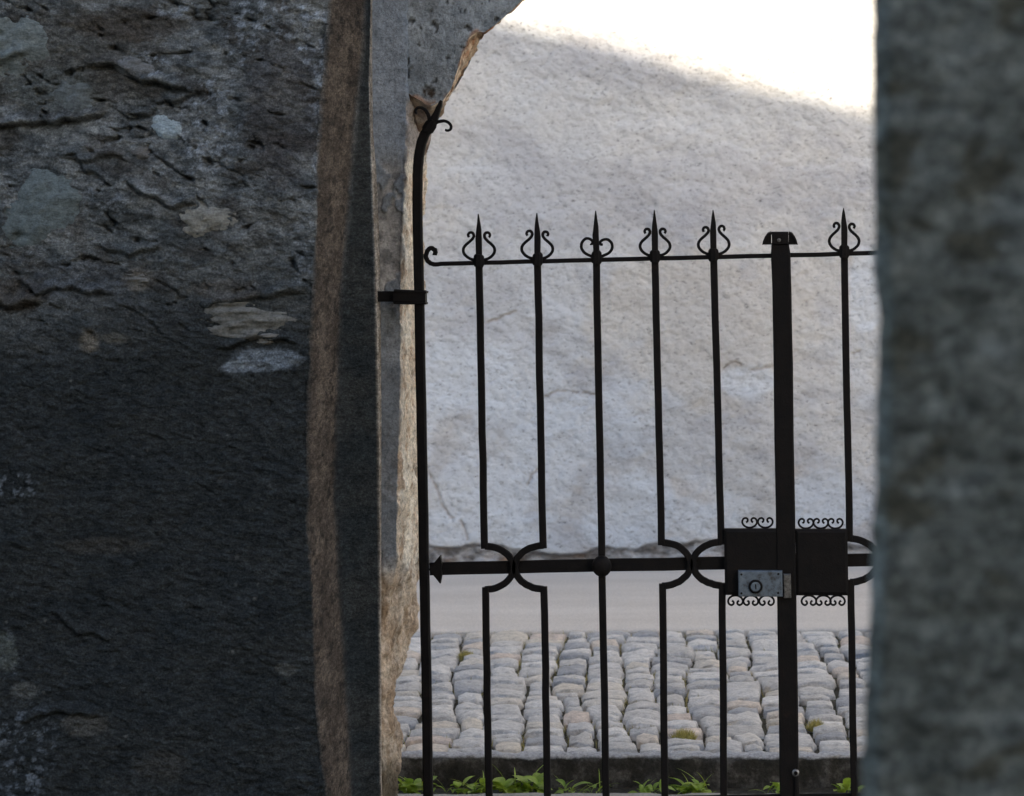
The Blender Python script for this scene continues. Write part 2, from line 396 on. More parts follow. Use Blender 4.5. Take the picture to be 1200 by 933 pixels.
P[..., 1] -= d
big = sstep(-0.25, 0.3, fbm(P, (0.9, 1, 0.8), 4, 0.5, 40))
col = lerp3((0.54, 0.55, 0.565), (0.59, 0.572, 0.548), big)
col = lerp3(col, (0.57, 0.61, 0.66), skim * sstep(1.3, 0.5, Z) * 0.6)
dirt = sstep(0.0, 0.35, fbm(P, (5, 5, 7), 5, 0.6, 77)); col = lerp3(col, (0.43, 0.43, 0.445), dirt * 0.6)
grime = sstep(-0.05, 0.3, fbm(q, (1.6, 1, 2.6), 5, 0.6, 120)); col = lerp3(col, (0.40, 0.40, 0.43), grime * 0.55)
pale = sstep(0.0, 0.25, fbm(q, (2.4, 1, 3.0), 5, 0.6, 140)) * sstep(1.25, 0.5, Z); col = lerp3(col, (0.66, 0.69, 0.73), pale * 0.6)
st = sstep(0.05, 0.35, fbm(P, (3, 1, 5), 4, 0.6, 55)); col = lerp3(col, (0.62, 0.50, 0.38), st * 0.28 * sstep(0.9, 0.2, Z))
col = lerp3(col, (0.60, 0.56, 0.50), wpatch(820, 380, 120, 95, 5) * .55)
for a in ((878, 448, 34, 22, 6), (1016, 335, 22, 50, 7), (560, 600, 60, 70, 8), (735, 600, 50, 50, 9), (545, 450, 70, 60, 10), (650, 520, 50, 60, 11), (975, 590, 50, 40, 12)): col = lerp3(col, (0.64, 0.68, 0.73), wpatch(*a) * .6)
col = lerp3(col, (0.40, 0.40, 0.43), wpatch(760, 230, 230, 55, 13) * .35); col = lerp3(col, (0.36, 0.30, 0.25), lines * .6)
old = lerp3((0.17, 0.16, 0.155), (0.50, 0.50, 0.51), sstep(-0.2, 0.25, fbm(P, (9, 9, 14), 4, 0.6, 91)))
old = lerp3(old, (0.35, 0.22, 0.13), sstep(0.1, 0.4, fbm(P, (6, 1, 9), 3, 0.5, 15)) * 0.6)
col = lerp3(col, old, below); col = lerp3(col, (0.28, 0.25, 0.22), crack * 0.7)
sw = grid_mesh('street_wall', P, MAT_PLASTER, None, col)
tag(sw, 'long pale rough-plastered wall across the street, sunlit at its top', 'wall')
box('wall_core', (-9, Y_WALL + 0.06, -0.05), (13, Y_WALL + 0.5, 4.6), MAT_SHADE_HOUSE_AND_CORE, sw)

# ------------------------------------------------------------------ dark garden wall on the left with its rebated jamb
def curve(pts, py): 
    pts = np.array(pts, float); return np.interp(py, pts[:, 1], pts[:, 0])
A_ = [(392, -60), (388, 0), (381, 100), (372, 200), (368, 350), (363, 500), (361, 620), (366, 700), (372, 820), (384, 940), (388, 980)]
B_ = [(432, -60), (431, 0), (428, 60), (419, 140), (411, 250), (402, 350), (397, 500), (394, 600), (400, 700), (406, 800), (413, 940), (415, 980)]
C_ = [(434, -60), (434, 0), (432, 90), (436, 200), (440, 300), (442, 400), (444, 500), (446, 650), (447, 940), (448, 980)]
D_ = [(436, -60), (436, 0), (436, 60), (437, 150), (441, 200), (445, 300), (446.5, 400), (447.5, 500), (447.5, 650), (448, 940), (449, 980)]
py_f = np.linspace(-50, 965, 560)
def zrow(py, Y): return at(400, py, Y)[2]
def wall_rows():
    rows = []
    top = zrow(-50, Y_FRONT); 
    for k in range(24): rows.append((-50, 0.95 - 0.0 + (top - 0.95) * 1 + (2.75 - top) * (1 - k / 24)))
    return rows
cols_n = (36, 250, 70, 26, 16)
def wall_path(py):
    a = at(curve(A_, py), py, Y_FRONT); b = at(curve(B_, py), py, Y_REB); c_ = at(curve(C_, py), py, Y_EDGE); d_ = at(curve(D_, py), py, Y_PIER)
    l1 = at(-45, py, Y_FRONT); l0 = np.array([-4.2, Y_FRONT, l1[2]])
    e_ = d_ + np.array([-0.004, 0.06, 0])
    z = a[2]
    pts = [l0, l1, a, b, c_, d_, e_]; out = []
    for (p, r_, n) in zip(pts[:-1], pts[1:], (*cols_n, 4)):
        t = np.linspace(0, 1, n, endpoint=False)[:, None]
        s = p + (r_ - p) * t; s[:, 2] = z; out.append(s)
    e2 = e_.copy(); e2[2] = z; out.append(e2[None])
    return np.concatenate(out)
rows = [wall_path(py) for py in py_f]
topz, botz = rows[0][0, 2], rows[-1][0, 2]
pre = []
for k in range(24):
    r_ = rows[0].copy(); r_[:, 2] = 2.75 + (topz - 2.75) * k / 24; pre.append(r_)
post = []
for k in range(1, 9):
    r_ = rows[-1].copy(); r_[:, 2] = botz + (-0.08 - botz) * k / 8; post.append(r_)
P = np.array(pre + rows + post)
PYg = np.concatenate([np.full(24, -50.0) - np.arange(24, 0, -1) * 15, py_f, 965 + np.arange(1, 9) * 4.0])[:, None] * np.ones(P.shape[1])
PXg = np.zeros(P.shape[:2])
dv = P - CAM; dep = dv @ _f; PXg = (dv @ _r) / dep * F + W / 2; PYs = H / 2 - (dv @ _u) / dep * F
# round the jamb's corners
Q = P.copy()
for it in range(5): Q[:, 1:-1] = 0.25 * Q[:, :-2] + 0.5 * Q[:, 1:-1] + 0.25 * Q[:, 2:]
j0 = cols_n[0] + cols_n[1]; jB = j0 + cols_n[2]; jC = jB + cols_n[3]; jD = jC + cols_n[4]
P[:, j0 - 20:jC - 6] = Q[:, j0 - 20:jC - 6]
for it in range(40): Q[:, jB - 25:jB + 14] = 0.25 * Q[:, jB - 26:jB + 13] + 0.5 * Q[:, jB - 25:jB + 14] + 0.25 * Q[:, jB - 24:jB + 15]
P[:, jB - 25:jB + 14] = Q[:, jB - 25:jB + 14]
N = grid_normals(P); N *= np.sign(-N[len(N) // 2, 100, 1])
N0 = N
idx = np.arange(P.shape[1])
front = 1 - sstep(j0 - 4, j0 + 6, idx)[None, :] * np.ones(P.shape[:2])
up = sstep(470, 250, PYs + 60 * fbm(P, 3, 3, 0.5, 7)) * front          # courser rubble above, smooth dark mortar below
upl = np.clip(up + 0.7 * sstep(130, 0, PXg) * front * sstep(380, 300, PYs), 0, 1)
q = P.copy(); q[..., 2] += 0.28 * q[..., 0]
led = ridged(q, (4.5, 4, 11), 4, 4.0)
d = fbm(P, 2.2, 3, off=1) * 0.022 * front + fbm(P, (7, 7, 10), 4, 0.55, 2) * (0.010 + 0.012 * upl) * (0.35 + 0.65 * front)
d += fbm(q, (28, 28, 60), 4, 0.65, 6) * (0.0065 * front + 0.003) + fbm(P, 80, 3, 0.6, 9) * 0.0028
d -= sstep(0.80, 0.97, led) * (0.006 + 0.020 * upl) * front
# creases that run between the upper stones
def crease(pts, depth, wid):
    global d
    pts = np.array(pts, float); lo, hi = pts[0, 0], pts[-1, 0]
    yy = np.interp(PXg, pts[:, 0], pts[:, 1]) + 7 * perlin(np.stack([PXg * 0.05, PYs * 0.0, PXg * 0 + depth * 900], -1))
    k = sstep(lo - 8, lo + 12, PXg) * sstep(hi + 8, hi - 12, PXg) * front
    dy = PYs - yy
    d -= depth * np.exp(-(dy / wid) ** 2) * k
    d += depth * 0.9 * np.exp(-((dy + wid * 3.0) / (wid * 2.6)) ** 2) * k          # lip above
for pts, dp, wd_ in ([((-20, 153), (40, 149), (80, 144), (120, 132))], 0.024, 2.2), ([((105, 82), (135, 82), (165, 96), (205, 106), (235, 110))], 0.022, 2.4), \
        ([((150, 215), (175, 232), (205, 245), (230, 240))], 0.016, 2), ([((-20, 78), (15, 70), (32, 62))], 0.02, 2), ([((75, 185), (110, 190), (150, 187))], 0.014, 2), \
        ([((-20, 355), (20, 360), (48, 358))], 0.026, 3), ([((25, 335), (45, 348), (85, 338), (130, 352))], 0.014, 2), ([((115, 290), (150, 300), (190, 292))], 0.010, 2), \
        ([((240, 362), (300, 352), (358, 345))], 0.014, 2.4), ([((255, 412), (300, 398), (345, 405))], 0.014, 2), ([((140, 134), (175, 138), (182, 128))], 0.014, 2), \
        ([((190, 122), (215, 118), (235, 112))], 0.014, 2), ([((60, 720), (90, 745), (130, 752))], 0.009, 2), ([((20, 850), (60, 838), (120, 842))], 0.010, 2.2), ([((90, 180), (100, 205), (130, 215))], 0.012, 2): 
    crease(pts[0], dp, wd_)
edge_ch = np.exp(-((idx - j0) / 7.0) ** 2)[None, :]
d -= edge_ch * (0.004 + 0.014 * np.clip(fbm(P, (20, 20, 14), 4, 0.6, 21), 0, 1))
Cedge = np.exp(-((idx - jC) / 3.0) ** 2)[None, :]
d = d * (1 - 0.5 * Cedge)
tail = sstep(jD - 3, jD, idx)[None, :]
d = d * (1 - tail)
d[:, jB:jD] *= 0.5
P = P + N * d[..., None]
# colours of the stone itself
n1 = fbm(P, (6, 6, 9), 5, 0.6, 61); n2 = fbm(q, (16, 16, 30), 4, 0.6, 62); n3 = fbm(P, (40, 40, 46), 4, 0.65, 63)
dark = lerp3((0.032, 0.038, 0.042), (0.046, 0.051, 0.053), sstep(-0.3, 0.3, n1))
lite = lerp3((0.092, 0.104, 0.112), (0.265, 0.28, 0.285), sstep(-0.25, 0.35, n1 + 0.5 * n2))
lite = lerp3(lite, (0.066, 0.058, 0.050), sstep(0.05, 0.3, fbm(q, (9, 9, 16), 4, 0.6, 64)) * 0.6)
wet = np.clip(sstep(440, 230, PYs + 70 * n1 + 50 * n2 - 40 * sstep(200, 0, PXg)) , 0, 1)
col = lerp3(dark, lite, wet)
def patch(cx, cy, rx, ry, c, soft=0.3, amt=1.0, freq=20):
    global col
    hit = (np.abs(PXg - cx) < 2.2 * rx) & (np.abs(PYs - cy) < 2.2 * ry) & (front > 0.01)
    if not hit.any(): return
    w = ((PXg[hit] - cx) / rx) ** 2 + ((PYs[hit] - cy) / ry) ** 2 + 1.1 * fbm(P[hit], (freq, freq, freq * 1.4), 4, 0.65, cx)
    col[hit] = lerp3(col[hit], c, sstep(1 + soft, 1 - soft, w) * amt * front[hit])
blue = (0.38, 0.43, 0.50)
spk = sstep(0.02, 0.22, n3)
for (cx, cy, rx, ry, am) in ((245, 145, 38, 65, .8), (300, 40, 40, 55, .55), (365, 60, 26, 95, .9), (345, 20, 40, 40, .7), (205, 12, 30, 14, .7), (170, 78, 30, 18, .8), (120, 235, 30, 30, .35), (25, 880, 45, 60, .35), (355, 280, 14, 60, .4), (372, 160, 10, 60, .8), (20, 570, 30, 16, .5), (5, 770, 16, 30, .5)):
    w = ((PXg - cx) / rx) ** 2 + ((PYs - cy) / ry) ** 2 + 0.8 * n1
    col = lerp3(col, blue, sstep(1.3, 0.2, w) * spk * am * front)
patch(80, 75, 100, 60, (0.10, 0.095, 0.082), .6, .6); patch(60, 105, 55, 24, (0.135, 0.15, 0.15), .4, .8); patch(330, 130, 45, 90, (0.072, 0.066, 0.068), .6, .6)
patch(150, 30, 60, 22, (0.075, 0.062, 0.05), .5, .7); patch(130, 90, 30, 26, (0.13, 0.13, 0.13), .5, .6)
patch(160, 328, 20, 12, (0.17, 0.16, 0.145), .5, .8); patch(105, 400, 12, 14, (0.20, 0.18, 0.15), .6, .8); patch(135, 397, 16, 6, (0.13, 0.125, 0.11), .6, .8)
patch(265, 340, 40, 12, (0.14, 0.13, 0.12), .5, .6, 40); patch(312, 421, 40, 13, (0.23, 0.27, 0.32), .5, .9, 44); patch(285, 430, 26, 7, (0.27, 0.31, 0.36), .5, .9, 50)
patch(20, 345, 34, 22, (0.085, 0.075, 0.064), .5, .8); patch(90, 330, 60, 22, (0.11, 0.12, 0.135), .6, .6)
patch(28, 810, 16, 10, (0.14, 0.145, 0.14), .4, .8); patch(100, 850, 26, 14, (0.11, 0.108, 0.10), .5, .8); patch(335, 785, 12, 8, (0.15, 0.155, 0.15), .5, .7); patch(5, 765, 14, 22, (0.12, 0.135, 0.125), .5, .8)
patch(120, 640, 50, 10, (0.085, 0.08, 0.072), .7, .6); patch(190, 898, 30, 18, (0.085, 0.082, 0.075), .7, .6)
for k in range(34):
    patch(random.uniform(0, 360), random.uniform(420, 925), random.uniform(1.2, 3), random.uniform(1.0, 2.2), (0.17, 0.17, 0.165), .5, random.uniform(.3, .8), 60)
# the jamb: reveal tinted for warm bounce light, dark rebate, return painted pale as lit
rev = sstep(j0 - 2, j0 + 7, idx)[None, :] * sstep(jB + 4, jB - 14, idx)[None, :] * np.ones(P.shape[:2])
rc = lerp3((0.088, 0.070, 0.057), (0.168, 0.135, 0.108), sstep(-0.25, 0.3, fbm(P, (14, 5, 10), 5, 0.65, 71)))
rc = lerp3(rc, (0.045, 0.038, 0.033), sstep(0.08, 0.26, fbm(P, (34, 10, 30), 4, 0.65, 72)) * 0.9)
col = lerp3(col, rc, rev)
reb = sstep(jB - 14, jB + 4, idx)[None, :] * sstep(jC - 1, jC - 3, idx)[None, :] * np.ones(P.shape[:2])
col = lerp3(col, lerp3((0.032, 0.039, 0.043), (0.052, 0.056, 0.056), sstep(-.3, .3, n1)), reb)
ret = sstep(jC - 2, jC + 1, idx)[None, :] * np.ones(P.shape[:2])
col = lerp3(col, lerp3((0.36, 0.30, 0.24), (0.58, 0.52, 0.45), sstep(-.2, .25, fbm(P, 30, 4, 0.6, 73))), ret)
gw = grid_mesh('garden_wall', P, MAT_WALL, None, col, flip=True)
tag(gw, 'dark damp rubble and mortar wall with brown jamb left of the gate', 'wall')
box('wall_core', (-4.2, Y_FRONT + 0.05, -0.08), (at(330, 500, Y_FRONT)[0] - 0.04, Y_PIER + 0.2, 2.70), MAT_SHADE_HOUSE_AND_CORE, gw)

# stones that show through the mortar of the dark wall
def surf_y(px, py):
    k = np.argmin((PXg - px) ** 2 + (PYs - py) ** 2); return P.reshape(-1, 3)[k]
def embedded(px, py, rx, ry, c, rot=0.0, h=0.016, seed=0, layers=False):
    n, mr = 44, 14; v = []; r = np.random.default_rng(seed); ph = r.random(6) * 6.28
    p0 = surf_y(px, py); s = np.linalg.norm(p0 - CAM) / F
    v.append((0, -h, 0))
    for j in range(1, mr + 1):
        t = j / mr
        for i in range(n):
            a = 2 * math.pi * i / n
            ro = 1 + 0.16 * math.sin(2 * a + ph[0]) + 0.10 * math.sin(3 * a + ph[1]) + 0.06 * math.sin(5 * a + ph[2]) + 0.04 * math.sin(9 * a + ph[3])
            X_, Z_ = rx * s * ro * t * math.cos(a), ry * s * ro * t * math.sin(a)
            X2, Z2 = X_ * math.cos(rot) - Z_ * math.sin(rot), X_ * math.sin(rot) + Z_ * math.cos(rot)
            hh = 0.55 * h * (1 - t ** 2.2) - 0.010 * t ** 4 + 0.001
            v.append((X2, -hh, Z2))
    V = np.array(v); w = V + p0
    sub = np.nonzero((np.abs(PXg - px) < 2.0 * max(rx, ry)) & (np.abs(PYs - py) < 2.0 * max(rx, ry)) & (front > 0.5)); loc = P[sub]
    for k in range(len(V)):                              # the stone's skin follows the wall around it and dives under the mortar at its rim
        near = np.argpartition((loc[:, 0] - w[k, 0]) ** 2 + (loc[:, 2] - w[k, 2]) ** 2, 12)[:12]; V[k, 1] += (loc[near, 1].mean() - p0[1]) * 0.85
    rim = np.concatenate([[0.0], np.repeat(np.arange(1, mr + 1) / mr, n)])
    V[:, 1] -= fbm(w, (22, 1, 34), 4, 0.65, seed) * (0.006 + 0.010 * rim) + (fbm(w, (10, 1, 95), 3, 0.6, seed) * 0.014 if layers else 0)
    f = [(0, 1 + (i + 1) % n, 1 + i) for i in range(n)]
    for j in range(mr - 1):
        for i in range(n):
            a, b = 1 + j * n + i, 1 + j * n + (i + 1) % n
            f.append((a, b, b + n, a + n))
    o = mesh_obj('stone', V, [q_[::-1] for q_ in f], MAT_EMBED, gw, smooth=True); o.location = p0; o.color = (*c, 1); return o
embedded(195, 150, 20, 21, (0.30, 0.36, 0.40), .1, .012, 1)
embedded(18, 52, 36, 46, (0.155, 0.178, 0.18), .3, .014, 2)
embedded(240, 258, 38, 24, (0.22, 0.217, 0.198), -.1, .012, 3)
embedded(50, 245, 60, 44, (0.125, 0.15, 0.157), .2, .012, 4)
embedded(85, 112, 34, 20, (0.115, 0.13, 0.135), -.2, .012, 5)
embedded(286, 376, 62, 24, (0.16, 0.16, 0.152), .12, .016, 6, True)
embedded(165, 180, 15, 9, (0.13, 0.125, 0.12), 0, .009, 7)
embedded(160, 328, 15, 9, (0.16, 0.155, 0.145), 0, .009, 8, True)
embedded(312, 398, 18, 7, (0.17, 0.165, 0.155), .15, .009, 9, True)
embedded(155, 78, 26, 12, (0.14, 0.145, 0.15), -.3, .010, 10)

# ------------------------------------------------------------------ plastered archway behind the gate
arch = empty('archway', (at(470, 900, Y_PIER)[0], Y_PIER, 0)); tag(arch, 'grey plastered archway with broken warm stone edge that frames the gate', 'archway')
def child_of_arch(o):
    o.parent = arch; o.matrix_parent_inverse = Matrix.Translation(-arch.location); return o
XC = at(919, 460, 0)[0]                                     # middle of the gateway
E_ = [(478, -60), (478, 112), (476, 180), (474, 240), (471, 300), (471, 400), (470, 460), (467, 560), (466, 640), (466, 662), (459, 690), (452, 740), (450, 860), (450, 980)]
G_ = [(498, -60), (498, 112), (499, 175), (498, 250), (498, 600), (498, 650), (492, 700), (488, 740), (480, 775), (469, 810), (463, 835), (466, 852), (471, 875), (470, 900), (466, 922), (464, 980)]
pys = np.linspace(-50, 965, 600)
def pier_rows():
    rows = []
    for py in pys:
        e0 = at(424, py, Y_PIER); e1 = at(curve(E_, py), py, Y_PIER); g1 = at(curve(G_, py), py, Y_BACK - 0.25 * sstep(690, 830, np.array(py)) * 0.6)
        g2 = g1 + np.array([-0.02, 0.05, 0]); h = g1 + np.array([-0.5, 0.055, 0]); z = e1[2]; out = []
        for p, r_, n in ((e0, e1, 34), (e1, g1, 70), (g1, g2, 8), (g2, h, 10)):
            s = p + (r_ - p) * np.linspace(0, 1, n, endpoint=False)[:, None]; s[:, 2] = z; out.append(s)
        h[2] = z; out.append(h[None]); rows.append(np.concatenate(out))
    top = [np.where([False, False, True], 2.9 + (rows[0][:, 2:3] - 2.9) * k / 14, rows[0]) for k in range(14)]
    bot = [np.where([False, False, True], rows[-1][:, 2:3] + (-0.08 - rows[-1][:, 2:3]) * k / 6, rows[-1]) for k in range(1, 7)]
    return np.array(top + rows + bot)
P = pier_rows()
dv = P - CAM; dep = dv @ _f; PX2 = (dv @ _r) / dep * F + W / 2; PY2 = H / 2 - (dv @ _u) / dep * F
for it in range(3): P[:, 20:-14] = 0.25 * P[:, 19:-15] + 0.5 * P[:, 20:-14] + 0.25 * P[:, 21:-13]
N = grid_normals(P); N *= np.sign(-N[300, 10, 1]); idx = np.arange(P.shape[1])
low = sstep(650, 690, PY2 + 14 * fbm(P, 18, 3, off=3))
face = np.maximum((1 - sstep(32, 36, idx))[None, :], sstep(122, 112, PY2)) * (1 - low)
rough = np.clip(1 - face, 0, 1)
d = fbm(P, (9, 9, 9), 4, 0.6, 5) * (0.004 + 0.012 * rough) + fbm(P, (34, 34, 22), 4, 0.62, 6) * (0.002 + 0.011 * rough) + fbm(P, 90, 3, 0.6, 7) * (0.0012 + 0.003 * rough)
d += low * fbm(P, (14, 14, 10), 3, 0.6, 26) * 0.022
brk = sstep(0.02, 0.06, fbm(P, (11, 11, 8), 4, 0.55, 44)) * face * sstep(175, 200, PY2) * sstep(430, 330, PY2)      # plaster gone, stone shows
d -= brk * 0.006
crk = sstep(0.93, 0.98, ridged(P, (9, 9, 7), 3, 8.0)) * face * sstep(150, 180, PY2); d -= crk * 0.006
d -= np.exp(-((idx - 34) / 4.0) ** 2)[None, :] * 0.010 * np.clip(fbm(P, (20, 20, 26), 4, 0.6, 51) + 0.2, 0, 1)
d *= (1 - sstep(112, 118, idx))[None, :]
P = P + N * d[..., None]
n1 = fbm(P, (8, 8, 8), 5, 0.6, 3); n2 = fbm(P, (26, 26, 14), 4, 0.65, 4)
cf = lerp3((0.165, 0.185, 0.21), (0.26, 0.28, 0.305), sstep(-.3, .3, n1)); cf = lerp3(cf, (0.12, 0.12, 0.125), sstep(0.05, .3, n2) * .6)
cf = lerp3(cf, lerp3((0.15, 0.145, 0.14), (0.42, 0.40, 0.38), sstep(-.25, .25, fbm(P, 22, 4, .6, 88))), brk * .85); cf = lerp3(cf, (0.05, 0.05, 0.05), crk * .8)
cr_ = lerp3((0.66, 0.56, 0.44), (0.82, 0.74, 0.62), sstep(-.3, .3, n1)); cr_ = lerp3(cr_, (0.42, 0.27, 0.16), sstep(0.02, .28, n2) * .7)  # broken stone's cream raised to carry bounce light on the reveal
cr_ = lerp3(cr_, (0.20, 0.14, 0.09), sstep(0.18, .34, fbm(P, (22, 22, 10), 4, 0.6, 14)) * .7)
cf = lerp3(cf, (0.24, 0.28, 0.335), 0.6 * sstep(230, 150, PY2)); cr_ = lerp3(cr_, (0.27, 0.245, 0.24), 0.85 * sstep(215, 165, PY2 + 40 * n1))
cl = lerp3((0.46, 0.34, 0.24), (0.64, 0.54, 0.43), sstep(-.3, .3, n1)); cl = lerp3(cl, (0.24, 0.165, 0.10), sstep(0.0, .3, n2) * .7)
cl = lerp3(cl, (0.07, 0.06, 0.04), sstep(880, 915, PY2 + 30 * n1) * 0.85)
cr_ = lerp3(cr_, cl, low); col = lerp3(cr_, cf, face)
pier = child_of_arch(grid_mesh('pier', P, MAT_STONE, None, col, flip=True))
tag(pier, 'left pier with cream broken reveal and eroded rubble foot')
PM = P.copy(); PM[..., 0] = 2 * XC - PM[..., 0] + 0.02
child_of_arch(grid_mesh('pier', PM, MAT_STONE, None, col))

# plain garden wall that carries on to the right of the gateway
xs = np.linspace(2 * XC - at(430, 500, Y_PIER)[0] - 0.03, 5.2, 240); zs = np.linspace(-0.08, 2.6, 190)
P = np.zeros((len(zs), len(xs), 3)); P[..., 0] = xs; P[..., 1] = Y_PIER + 0.01; P[..., 2] = zs[:, None]
P[..., 1] -= fbm(P, (6, 6, 8), 4, 0.55, 23) * 0.02 + fbm(P, (30, 30, 40), 3, 0.6, 24) * 0.006
P = np.concatenate([P, P[-1:] + [0, 0.30, 0.0], (P[-1:] + [0, 0.30, 0.0]) * [1, 1, 0] + [0, 0, -0.08]])
n1 = fbm(P, (5, 5, 7), 5, 0.6, 25); col = lerp3((0.10, 0.105, 0.108), (0.22, 0.22, 0.215), sstep(-.3, .3, n1))
tag(grid_mesh('garden_wall', P, MAT_WALL, None, col), 'grey rendered garden wall right of the gateway, behind the blurred pillar', 'wall')

# spandrel: front sheet above the curve, ragged intrados
Fp = [(476, 108), (484, 113), (496, 121), (507, 124), (519, 118), (529, 104), (536, 84), (543, 62), (550, 44), (558, 38), (568, 37), (578, 31), (590, 21), (602, 10), (612, 0)]
Gp = [(498, 196), (499, 186), (500, 176), (504, 160), (509, 146), (518, 128), (530, 109), (543, 88), (554, 66), (562, 48), (569.5, 37.5), (579, 31), (591, 20), (603, 9), (613, -1)]
YF = Y_PIER + 0.008
fw = np.array([at(a, b, YF) for a, b in Fp]); gwp = np.array([at(a, b, YF + (0.27 if k < 9 else [0.2, .06, .06, .06, .06, .06][k - 9])) for k, (a, b) in enumerate(Gp)])
def ext(w):                                                  # continue the curve to its crown and mirror it
    x0, z0 = w[-1][0], w[-1][2]; sl = 0.80; n = 26; L = XC - x0; out = []
    for k in range(1, n + 1):
        t = k / n; out.append((x0 + L * t, w[-1][1], z0 + sl * L * (t - 0.5 * t * t)))
    full = np.concatenate([w, np.array(out)]); mir = full[::-1][1:].copy(); mir[:, 0] = 2 * XC - mir[:, 0]
    return np.concatenate([full, mir])
def dens(w, ref):
    seg = np.concatenate([[0], np.cumsum(np.linalg.norm(np.diff(ref, axis=0), axis=1))]); t = np.linspace(0, seg[-1], 560)
    return np.stack([np.interp(t, seg, w[:, k]) for k in range(3)], -1)
fe, ge = ext(fw), ext(gwp); fd, gd = dens(fe, fe), dens(ge, fe)
jit = fbm(fd, 30, 4, 0.6, 2)[:, None] * np.array([0.008, 0, 0.008]); fd = fd + jit; gd = gd + fbm(gd, 28, 4, 0.6, 6)[:, None] * np.array([0.012, 0, 0.012])
ZT = 2.9
t = np.concatenate([np.linspace(0, 0.45, 90, endpoint=False), np.linspace(0.45, 1, 16)]) ** 1.0
P = np.zeros((len(t), len(fd), 3)); P[...] = fd[None]; P[..., 2] = fd[None, :, 2] + (ZT - fd[None, :, 2]) * t[:, None]
dd = fbm(P, (8, 8, 8), 4, 0.55, 4) * 0.007 + fbm(P, (32, 32, 32), 4, 0.6, 5) * 0.003
pitm = sstep(0.24, 0.36, fbm(P, (42, 42, 55), 3, 0.55, 17)); dd -= pitm * 0.006
dd *= sstep(0, 0.01, t)[:, None] * 0.9 + 0.1
P[..., 1] -= dd
n1 = fbm(P, 7, 5, 0.6, 3); col = lerp3((0.19, 0.222, 0.255), (0.29, 0.322, 0.352), sstep(-.3, .3, n1)); col = lerp3(col, (0.135, 0.145, 0.155), .5 * sstep(.02, .25, fbm(P, (16, 16, 12), 4, .6, 37))); col = lerp3(col, (0.05, 0.05, 0.05), pitm * .8)
dv = P - CAM; dep = dv @ _f; PX3 = (dv @ _r) / dep * F + W / 2; PY3 = H / 2 - (dv @ _u) / dep * F
chip = sstep(0.015, 0.004, t)[:, None] * sstep(0.0, 0.2, fbm(P, 25, 3, 0.5, 30)); col = lerp3(col, (0.30, 0.17, 0.10), chip * .8)
rst = np.exp(-((PX3 - 497) / 16) ** 2 - ((PY3 - 112) / 7) ** 2) * sstep(-.25, .15, fbm(P, 30, 3, .6, 33)); col = lerp3(col, (0.05, 0.035, 0.025), np.clip(rst * 2.0, 0, 1))
child_of_arch(grid_mesh('spandrel', P, MAT_STONE, None, col))
s = np.linspace(0, 1, 26)[:, None, None]
P = fd[None] * (1 - s) + gd[None] * s
P += (fbm(P, (16, 16, 16), 4, 0.6, 9) * 0.02 + fbm(P, 50, 3, 0.6, 10) * 0.008)[..., None] * np.array([0.7, 0, -0.7]) * (sstep(0, .15, s))
n1 = fbm(P, 10, 4, 0.6, 12); n2 = fbm(P, 28, 4, 0.6, 13)
col = lerp3((0.56, 0.42, 0.29), (0.68, 0.58, 0.46), sstep(-.3, .3, n1)); col = lerp3(col, (0.42, 0.17, 0.075), sstep(-.05, .25, n2) * .85); col = lerp3(col, (0.12, 0.07, 0.045), sstep(.12, .3, fbm(P, 22, 3, .6, 19)) * .8)
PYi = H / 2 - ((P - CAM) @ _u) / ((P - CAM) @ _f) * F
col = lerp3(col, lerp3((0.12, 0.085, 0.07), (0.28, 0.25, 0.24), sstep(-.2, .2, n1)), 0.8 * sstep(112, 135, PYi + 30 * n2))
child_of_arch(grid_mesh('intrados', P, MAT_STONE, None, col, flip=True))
# rear face and top
t2 = np.linspace(0, 1, 12); P = np.zeros((12, len(gd), 3)); P[...] = gd[None]; P[..., 2] = gd[None, :, 2] + (ZT - gd[None, :, 2]) * t2[:, None]; P[..., 1] = np.where(t2[:, None] < 0.02, gd[None, :, 1], YF + 0.36)
child_of_arch(grid_mesh('rear_face', P, MAT_STONE, None, np.full(P.shape, 0.35), flip=True))
xa, xb = fe[0, 0], fe[-1, 0]
child_of_arch(box('coping', (xa - 0.6, Y_PIER - 0.05, ZT), (xb + 0.6, Y_PIER + 0.42, ZT + 0.07), MAT_SILL))

# ------------------------------------------------------------------ near pillar, right edge of the view
YN = CAM[1] + 2.55
Rp = [(1024, -60), (1024, 60), (1022, 150), (1026, 220), (1025, 330), (1029, 380), (1028, 450), (1026, 540), (1022, 620), (1020, 700), (1016, 790), (1012, 860), (1010, 940), (1008, 1000)]
pys = np.linspace(-80, 1010, 190); rows = []
for py in pys:
    a = at(curve(Rp, py), py, YN); z = a[2]
    p0 = np.array([a[0] + 0.03, YN + 0.5, z]); p1 = np.array([a[0], YN + 0.02, z]); p2 = np.array([a[0] + 0.012, YN, z]); p3 = np.array([a[0] + 0.55, YN, z]); p4 = np.array([a[0] + 0.55, YN + 0.5, z])
    out = []
    for p, r_, n in ((p0, p1, 20), (p1, p2, 6), (p2, p3, 120), (p3, p4, 8), (p4, p0, 8)): out.append(p + (r_ - p) * np.linspace(0, 1, n, endpoint=False)[:, None])
    out.append(p0[None]); rows.append(np.concatenate(out))
top = [np.where([False, False, True], 2.5 + (rows[0][:, 2:3] - 2.5) * k / 20, rows[0]) for k in range(20)]
bot = [np.where([False, False, True], rows[-1][:, 2:3] + (-0.06 - rows[-1][:, 2:3]) * k / 24, rows[-1]) for k in range(1, 25)]
P = np.array(top + rows + bot)
N = grid_normals(P); N *= np.sign(-N[100, 60, 1])
